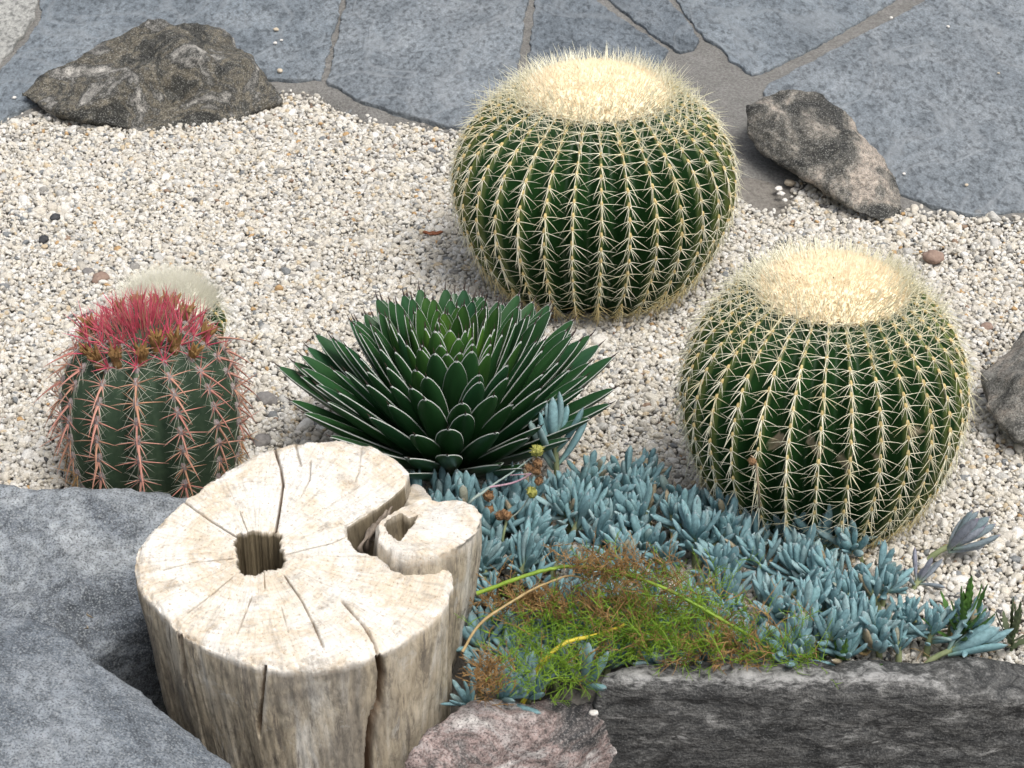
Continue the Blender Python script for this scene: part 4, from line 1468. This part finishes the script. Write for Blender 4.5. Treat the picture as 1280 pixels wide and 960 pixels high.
# roots of the carpet, spread over real ground (outline given by ground points)
CARPET = [(505, 650), (560, 668), (640, 668), (690, 645), (725, 612), (790, 604), (845, 640), (900, 668), (965, 678), (1075, 690), (1098, 735), (1125, 775), (1215, 800), (1222, 822), (1100, 834), (960, 838), (745, 856),
          (640, 885), (588, 900), (600, 790), (560, 700)]
CW = np.array([P(a_, b_, 0.0)[:2] for a_, b_ in CARPET])
spots = []
tries = 0
while tries < 9000:
    tries += 1
    x = rng.uniform(CW[:, 0].min(), CW[:, 0].max())
    y = rng.uniform(CW[:, 1].min(), CW[:, 1].max())
    if not in_poly(np.array([x]), np.array([y]), CW)[0]:
        continue
    if any((x - a_) ** 2 + (y - b_) ** 2 < 0.0335 ** 2 for a_, b_ in spots):
        continue
    spots.append((x, y))
for (x, y) in spots:
    pp = proj(np.array([[x, y, 0.05]]))[0]
    lab, grp = zone(*pp)
    inweed = grp.endswith('weed')
    rosette((x, y, 0.0), rng.uniform(.030, .066) * (0.35 if inweed else 1), int(rng.integers(14, 23)), rng.uniform(.037, .064), lab, grp, lean=(rng.normal(0, .38), rng.normal(-0.12, .33)), spread=rng.uniform(38, 64), fat=rng.uniform(.80, 1.0))

for (a_, b_, h_, n_) in [(530, 676, .075, 16), (585, 680, .075, 15), (640, 676, .07, 16), (665, 662, .07, 14), (575, 694, .055, 16), (610, 690, .06, 16), (550, 690, .06, 15), (655, 690, .05, 16), (1000, 822, .03, 14), (1060, 820, .03, 15), (1100, 822, .03, 13)]:
    q_ = P(a_, b_)
    lab, grp = zone(a_, min(b_ - 40, 639) if a_ < 670 else b_)
    if a_ >= 640 and a_ < 700:
        lab, grp = zone(600, 600)
    rosette((q_[0], q_[1], 0), h_, n_, .064, lab, grp, lean=(rng.normal(0, .2), rng.normal(0, .15)), spread=44, fat=1.0)
# a few that stand out by their look
p = P(697, 634)
rosette((p[0], p[1], 0), .135, 11, .088, 'tall loose blue rosette rising in front of the agave leaves', None, (-0.05, 0.05), 50, False, .72)
p = P(556, 662)
rosette((p[0], p[1], 0), .055, 16, .066, 'dense upright blue rosette by the top of the pale stump', None, (-0.05, 0.0), 34, False, .9)
p = P(612, 668)
rosette((p[0], p[1], 0), .050, 10, .086, 'blue rosette with long narrow upright fingers under the agave', None, (0.05, 0.0), 30, False, .66)
p = P(1150, 712)
rosette((p[0], p[1], 0), .050, 12, .070, 'greyish blue sprig flopping sideways onto bare gravel under the barrel', None, (1.15, 0.1), 38, True, .85)
p = P(1140, 742)
rosette((p[0], p[1], 0), .022, 7, .05, 'short purple tinged sprig with dry leaves in the gravel', None, (0.5, 0.3), 75, True, .9)
p = P(1150, 838)
rosette((p[0], p[1], 0), .035, 8, .082, 'pale blue sprig lying flat along the slab rock top', None, (1.5, 0.25), 26, False, .85)
p = P(1205, 800)
rosette((p[0], p[1], 0), .020, 9, .05, 'small purple grey sprig beside the serrated green weed', None, (0.4, 0.3), 72, True, .8)
p = P(730, 868)
rosette((p[0], p[1], 0), .030, 9, .078, 'blue rosette with stout curved fingers at the corner of the dark slab', None, (0.08, -0.1), 40, False, .95)

# ------------------------------------------------------------------ feathery weed
weed_loc = P(790, 815)
weed = thing('feathery_weed', weed_loc, 'feathery green and brown thread leaved weed with arching stems over the blue succulents', 'weed')


def stem(ctrl, r0, r1, mat, name='stem', parent=weed, origin=weed_loc, n=26, sides=7):
    c_ = curve_pts(ctrl, n)
    k_ = np.arange(n)
    c_[1:-1] += rng.normal(0, r0 * .10, (n - 2, 3))
    v, f = tube(c_, np.linspace(r0, r1, n) * (0.88 + .12 * (k_ % 5 == 0) + rng.normal(0, .03, n)), sides)
    obj(name, mesh_np(name, v - np.asarray(origin), f, True, [mat]), parent)
    return c_


S_ = []
S_.append(stem([Q(652, 882, 2.55), Q(662, 855, 2.55), Q(680, 826, 2.56), Q(708, 803, 2.58), Q(745, 794, 2.60), Q(780, 781, 2.63)], .0050, .0024, M['yellow_stem']))
S_.append(stem([Q(596, 742, 2.66), Q(650, 722, 2.67), Q(690, 711, 2.68), Q(720, 708, 2.69), Q(775, 715, 2.69)], .0036, .0026, M['green_stem']))
S_.append(stem([Q(775, 715, 2.68), Q(830, 735, 2.65), Q(880, 762, 2.63), Q(925, 788, 2.62), Q(950, 804, 2.62), Q(964, 820, 2.63), Q(968, 842, 2.65)], .0026, .0030, M['green_stem']))
S_.append(stem([Q(578, 815, 2.57), Q(600, 780, 2.60), Q(640, 752, 2.64), Q(670, 735, 2.66), Q(710, 720, 2.68), Q(735, 726, 2.68), Q(765, 740, 2.67)], .0024, .0014, M['dry_stem']))
S_.append(stem([Q(640, 845, 2.57), Q(700, 838, 2.58), Q(800, 805, 2.61), Q(860, 770, 2.64)], .0016, .0010, M['green_stem']))
S_.append(stem([Q(880, 830, 2.64), Q(860, 800, 2.68), Q(845, 790, 2.69)], .0018, .0012, M['dry_stem']))
S_.append(stem([Q(1035, 838, 2.65), Q(1000, 825, 2.67), Q(960, 790, 2.71), Q(940, 755, 2.75), Q(930, 745, 2.76)], .0014, .0008, M['green_stem']))
G, B = Acc(), Acc()


def tuft(px_, py_, n_, sx, sy, Y0, dy, green, L=(.018, .042), up=.3):
    for _ in range(int(n_ * .38)):
        a_, b_ = rng.normal(px_, sx), rng.normal(py_, sy)
        if b_ > 838 and a_ > 745:
            continue
        if a_ < 592:
            continue
        p0 = Q(a_, b_, Y0 - 0.06 + (815 - b_) * 0.0009 + rng.normal(0, dy))
        if p0[2] < 0.004:
            p0[2] = 0.004 + rng.uniform(0, .01)
        d = rng.normal(0, 1, 3)
        d[2] = abs(d[2]) * .5 + up
        d /= np.linalg.norm(d)
        l_ = rng.uniform(*L) * 1.25
        bend = rng.normal(0, .30, 3)
        s = np.linspace(0, 1, 5)
        pts_ = p0 + s[:, None] * d * l_ + (s ** 2)[:, None] * bend * l_
        tgt = G if rng.uniform() < green else B
        v, f = tube(pts_ - weed_loc, .00085 * (1 - .6 * s), 3)
        tgt.add(v, f)
        for q in range(5):           # fine side threads, shorter towards the tip
            u_ = .2 + .16 * q
            b0 = p0 + u_ * d * l_ + u_ ** 2 * bend * l_
            sd = np.cross(d, rng.normal(0, 1, 3))
            sd = sd / (np.linalg.norm(sd) + 1e-9) * (1 if q % 2 else -1) + d * .9
            sl = l_ * (.55 - .3 * u_) * rng.uniform(.7, 1.2)
            sp_ = b0 + np.linspace(0, 1, 3)[:, None] * sd * sl * .75
            sp_[2] += rng.normal(0, .12, 3) * sl
            v, f = tube(sp_ - weed_loc, np.array([.0006, .0005, .0002]), 3)
            tgt.add(v, f)


tuft(755, 707, 330, 26, 9, 2.64, .01, .06, (.012, .028))
tuft(800, 735, 330, 45, 14, 2.66, .012, .3)
tuft(660, 757, 520, 32, 9, 2.68, .012, .04, (.012, .030))
tuft(740, 765, 420, 45, 10, 2.67, .014, .25, (.014, .034))
tuft(855, 768, 480, 45, 20, 2.67, .015, .72)
tuft(720, 800, 560, 60, 18, 2.66, .015, .93)
tuft(810, 800, 460, 40, 15, 2.66, .015, .8)
tuft(915, 805, 260, 40, 18, 2.66, .015, .72)
tuft(905, 815, 300, 28, 10, 2.66, .012, .12, (.014, .030))
tuft(690, 840, 300, 40, 14, 2.62, .010, .92)
tuft(608, 848, 300, 13, 14, 2.59, .010, .03, (.012, .026))
tuft(985, 824, 90, 25, 8, 2.66, .012, .8)
tag(obj('green_threads', G.mesh('green_threads', [M['thread_green']]), weed), kind='stuff')
tag(obj('brown_threads', B.mesh('brown_threads', [M['thread_brown']]), weed), kind='stuff')


# ------------------------------------------------------------------ flower stalks with dried heads
def seed_head(loc, r, mat, parent, origin):
    A = Acc()
    v, f = tube([(0, 0, -r), (0, 0, -r * .5), (0, 0, r * .3), (0, 0, r * .8), (0, 0, r)], [r * .3, r * .9, r, r * .7, r * .1], 9)
    A.add(v * (1 + .10 * rng.normal(size=(len(v), 1))), f)
    for _ in range(16):
        d = rng.normal(size=3)
        d[2] = abs(d[2])
        v, f = spine(r * .7, r * .16, d, (0, 0, 0), 1, 4)
        A.add(v + d / np.linalg.norm(d) * r * .75, f)
    o = obj('seed_head', A.mesh('seed_head', [mat], False), parent.children[0])
    o.location = tuple(np.asarray(loc) - origin)
    o.rotation_euler = (rng.normal(0, .4), rng.normal(0, .4), 0)


o_ = P(590, 660)
fs = thing('flower_stalk', o_, 'forked pinkish flower stalk with dried seed heads beside the stump', 'flower stalk')
YS = 2.92
stem([o_ + np.array([0, 0, -.005]), Q(585, 632, YS - .02), Q(612, 609, YS)], .0030, .0024, M['grey_stalk'], 'stalk', fs, o_, 14)
stem([Q(612, 609, YS), Q(638, 592, YS + .02), Q(665, 572, YS + .03)], .0019, .0012, M['grey_stalk'], 'stalk', fs, o_, 14)
stem([Q(612, 609, YS), Q(640, 604, YS), Q(656, 597, YS), Q(664, 592, YS)], .0020, .0014, M['pink_stalk'], 'stalk', fs, o_, 14)
stem([Q(638, 594, YS + .01), Q(652, 593, YS), Q(664, 592, YS)], .0010, .0008, M['pink_stalk'], 'stalk', fs, o_, 10)
for (a_, b_, r_, m_) in [(672, 564, .0095, 'seed_green'), (672, 579, .0075, 'seed_brown'), (670, 588, .0075, 'seed_brown'), (673, 602, .0065, 'seed_brown'), (661, 585, .006, 'seed_brown')]:
    seed_head(Q(a_, b_, YS + .02), r_, M[m_], fs, o_)
o_ = P(626, 705)
fs = thing('flower_stalk', o_, 'short green stalk topped by brown seed heads in the blue carpet', 'flower stalk')
stem([o_ + np.array([0, 0, -.005]), Q(628, 680, 2.86), Q(633, 650, 2.87)], .0028, .0022, M['chalk_stem'], 'stalk', fs, o_, 12)
stem([Q(633, 650, 2.87), Q(648, 640, 2.87), Q(664, 618, 2.87)], .0014, .0012, M['grey_stalk'], 'stalk', fs, o_, 12)
for (a_, b_, r_, m_) in [(625, 645, .007, 'seed_brown'), (634, 645, .007, 'seed_brown'), (665, 616, .0085, 'seed_green'), (630, 641, .006, 'seed_brown')]:
    seed_head(Q(a_, b_, 2.865), r_, M[m_], fs, o_)
o_ = P(607, 668)
fs = thing('flower_stalk', o_, 'thin grey stalk with two rusty seed heads next to the hollow side stem', 'flower stalk')
stem([o_ + np.array([0, 0, -.005]), Q(608, 655, 2.93), Q(612, 637, 2.93), Q(610, 622, 2.93)], .0018, .0012, M['grey_stalk'], 'stalk', fs, o_, 12)
for (a_, b_, r_) in [(610, 620, .0085), (612, 637, .007)]:
    seed_head(Q(a_, b_, 2.925), r_, M['seed_brown'], fs, o_)
o_ = P(951, 655)
fs = thing('flower_stalk', o_, 'thin dry pinkish stalk with one drooping bud before the scarred barrel', 'flower stalk')
stem([o_ + np.array([0, 0, -.005]), Q(949, 622, 2.86), Q(946, 590, 2.85), Q(944, 575, 2.85), Q(939, 569, 2.85)], .0022, .0014, M['litter'], 'stalk', fs, o_, 14)
seed_head(Q(940, 577, 2.845), .0055, M['seed_brown'], fs, o_)


# ------------------------------------------------------------------ serrated weeds by the slab
def serrated_leaf(L, mat):
    n = 13
    s = np.linspace(0, 1, n)
    w = .0040 * np.interp(s, [0, .2, .7, 1], [.6, 1, .9, .1]) * (1 + .7 * (np.arange(n) % 2))
    A = Acc()
    v = []
    for k in range(n):
        y, z = s[k] * L, .18 * L * s[k] ** 2
        v += [(-w[k], y, z + .001), (0, y, z - .0008), (w[k], y, z + .001), (0, y, z + .0008)]
    return mesh_np('leaf', np.array(v), grid_faces(n, 4), False, [mat])


def weed_plant(px_, py_, h, n, mat, label):
    o_ = P(px_, py_)
    r_ = thing('serrated_weed', o_, label, 'weed')
    top = Vector((0, 0, h))
    v, f = tube([(0, 0, -.01), (.003, 0, h * .5), (0, 0, h)], [.0028, .0024, .0015], 6)
    obj('stem', mesh_np('stem', v, f, True, [M['weed_dark']]), r_)
    lm = [serrated_leaf(L, mat) for L in (.05, .062, .075)]
    for i in range(n):
        u = i / (n - 1)
        inc, az = R(8 + 62 * u), i * 2.4
        rad = Vector((math.cos(az), math.sin(az), 0))
        yd = rad * math.sin(inc) + Vector((0, 0, math.cos(inc)))
        zd = (Vector((0, 0, 1)) * math.sin(inc) - rad * math.cos(inc)).normalized()
        o = obj('leaf', lm[i % 3], r_)
        o.matrix_local = Matrix.Translation(Vector((0, 0, h * (1 - .75 * u)))) @ Matrix((yd.cross(zd), yd, zd)).transposed().to_4x4()


weed_plant(1200, 826, .085, 20, M['weed'], 'bright green weed with serrated narrow leaves at the end of the succulent carpet')
weed_plant(1262, 818, .040, 9, M['weed_dark'], 'dull dark serrated weed alone in the gravel behind the slab')
weed_plant(1048, 842, .020, 6, M['weed'], 'tiny green weed sprout between blue rosettes and the slab')

# ------------------------------------------------------------------ small loose things
def curled_leaf(loc, L, W, mat, label, cat='leaf', rz=0.0, curl=.5, name='dry_leaf'):
    n, m = 9, 6
    s = np.linspace(-.5, .5, n)
    v = []
    for k in range(n):
        w = W * (1 - (2 * s[k]) ** 2) ** .6 + .0006
        for side in (1, -1):
            for j in range(m):
                q = -1 + 2 * j / (m - 1)
                q = q * side
                v.append((s[k] * L, q * w * .5, curl * W * (q * q) * .6 + .18 * L * (2 * s[k]) ** 2 * curl + side * .0005 + .0012 * math.sin(k * 2.2 + j)))
    o = obj(name, mesh_np(name, np.array(v), grid_faces(n, 2 * m), True, [mat]))
    o.location = tuple(loc)
    o.rotation_euler = (0.1, 0.05, rz)
    return tag(o, label, cat)


q = P(541, 300)
curled_leaf((q[0], q[1], bed_height(q[0], q[1]) + .008), .040, .010, M['dry_leaf'], 'reddish brown dry leaf lying on the gravel beside the squat barrel', rz=.1, curl=.6)
q = Q(118, 776, 2.745)
q2 = Q(92, 788, 2.725)


def loose_stone(px_, py_, r, mat, label, group=None, z=None, seed=0):
    q_ = P(px_, py_, 0.03 if z is None else z)
    bm = bmesh.new()
    bmesh.ops.create_icosphere(bm, subdivisions=3, radius=1)
    for v_ in bm.verts:
        c_ = v_.co
        v_.co = Vector((c_.x * 1.15, c_.y * .9, c_.z * .68)) * r * (1 + .22 * mnoise.fractal(c_ * 1.3 + Vector((seed * 3.3, 1, 2)), .8, 2, 3))
    me_ = bpy.data.meshes.new('pebble')
    bm.to_mesh(me_)
    bm.free()
    me_.materials.append(mat)
    me_.polygons.foreach_set('use_smooth', np.full(len(me_.polygons), True))
    o = obj('pebble', me_)
    o.location = (q_[0], q_[1], q_[2] + r * .45)
    o.rotation_euler = (0, 0, seed * 1.7)
    tag(o, label, 'pebble', group)


M['stone_white'] = flat_noisy('stone_white', (0.62, 0.59, 0.54), (0.80, 0.78, 0.74), 200, .8)
M['stone_tan'] = flat_noisy('stone_tan', (0.50, 0.42, 0.31), (0.64, 0.56, 0.44), 200, .8)
M['stone_grey'] = flat_noisy('stone_grey', (0.17, 0.16, 0.155), (0.28, 0.27, 0.26), 150, .8)
M['stone_black'] = flat_noisy('stone_black', (0.03, 0.032, 0.036), (0.07, 0.072, 0.078), 150, .7)
M['stone_brown'] = flat_noisy('stone_brown', (0.22, 0.15, 0.12), (0.34, 0.25, 0.20), 150, .8)
for k, (a_, b_, r_) in enumerate([(345, 38, .006), (344, 55, .005), (352, 51, .0035), (350, 90, .007), (18, 123, .0045), (1185, 34, .004), (1208, 232, .004), (1114, 23, .004), (1130, 218, .0035), (1248, 92, .003)]):
    loose_stone(a_, b_, r_, M['stone_white'] if k % 3 else M['stone_tan'], 'small pale pebble strayed onto the blue grey slate slab', 'pebbles strayed onto the slate', .028, k)
for k, (a_, b_, r_) in enumerate([(987, 231, .010), (973, 238, .008), (976, 244, .007), (981, 252, .006)]):
    loose_stone(a_, b_, r_, M['stone_tan'] if k == 0 else M['stone_white'], 'pale pebble on the bare mortar between squat barrel and tilted rock', 'pebbles on the bare mortar', .014, k + 20)
for k, (a_, b_) in enumerate([(410, 62), (406, 80), (413, 52)]):
    loose_stone(a_, b_, .006, M['stone_white'], 'white pebble caught in the paving joint beside the boulder', 'pebbles in the paving joint', .014, k + 30)
loose_stone(126, 352, .016, M['stone_brown'], 'brown rounded stone in gravel beside the small white cactus', z=.008, seed=41)
loose_stone(112, 344, .012, M['stone_grey'], 'grey stone touching the brown stone by the white cactus', z=.008, seed=42)
loose_stone(69, 274, .010, M['stone_black'], 'black pebble in the pale gravel below the olive boulder', z=.008, seed=43)
loose_stone(334, 504, .018, M['stone_grey'], 'flat grey stone between the red spined cactus and the agave', z=.006, seed=44)
loose_stone(328, 556, .016, M['stone_grey'], 'grey stone against the back rim of the pale stump', z=.006, seed=45)
loose_stone(1166, 326, .018, M['stone_brown'], 'pinkish brown flat stone in gravel behind the scarred barrel', z=.008, seed=46)
loose_stone(1233, 412, .012, M['stone_brown'], 'brown stone in gravel near the half buried rock', z=.008, seed=47)
loose_stone(742, 893, .006, M['stone_white'], 'white pebble resting on the pink rock', z=.012, seed=48)
loose_stone(55, 182 + 120, .011, M['stone_black'], 'dark mossy pebble at the open left end of the gravel', z=.008, seed=49)

for (a_, b_, y_, L_, W_, rz_, lab) in [(122, 774, 2.765, .034, .020, .5, 'curled papery tan leaf lying in a hollow of the granite rock'),
                                       (96, 786, 2.745, .044, .010, -.45, 'thin dry leaf strip across the hollow of the granite rock')]:
    curled_leaf(Q(a_, b_, y_), L_, W_, M['litter'], lab, rz=rz_, curl=.9)

# dry twigs and dead leaves lying between the rosettes
A = Acc()
for k in range(520):
    x = rng.uniform(CW[:, 0].min(), CW[:, 0].max() + .04)
    y = rng.uniform(CW[:, 1].min(), CW[:, 1].max())
    if not in_poly(np.array([x]), np.array([y]), CW)[0]:
        continue
    a_ = rng.uniform(0, 6.28)
    l_ = rng.uniform(.012, .045)
    d_ = np.array([math.cos(a_), math.sin(a_), rng.normal(0, .25)])
    s_ = np.linspace(-.5, .5, 5)
    pts_ = np.array([x, y, .014]) + s_[:, None] * d_ * l_ + (s_ ** 2)[:, None] * rng.normal(0, .5, 3) * l_
    pts_[:, 2] = np.maximum(pts_[:, 2], .004)
    v, f = tube(pts_, rng.uniform(.0007, .0026) * np.array([.6, 1, 1, .8, .3]), 5)
    A.add(v, f, int(rng.integers(0, 2)))
for k in range(170):
    x, y = rng.uniform(-1.0, 1.1), rng.uniform(2.95, 4.6)
    if y > edge_y(x) - .05:
        continue
    a_, l_ = rng.uniform(0, 6.28), rng.uniform(.008, .030)
    s_ = np.linspace(-.5, .5, 4)
    pts_ = np.array([x, y, float(bed_height(x, y)) + .0085]) + s_[:, None] * np.array([math.cos(a_), math.sin(a_), rng.normal(0, .1)]) * l_
    v, f = tube(pts_, rng.uniform(.0005, .0013) * np.array([.6, 1, 1, .3]), 5)
    A.add(v, f, int(rng.integers(0, 2)))
tag(obj('plant_litter', A.mesh('plant_litter', [M['litter'], M['dry_stem']])), 'dry twigs and dead leaf bits scattered under the plants and over the gravel', 'litter', kind='stuff')
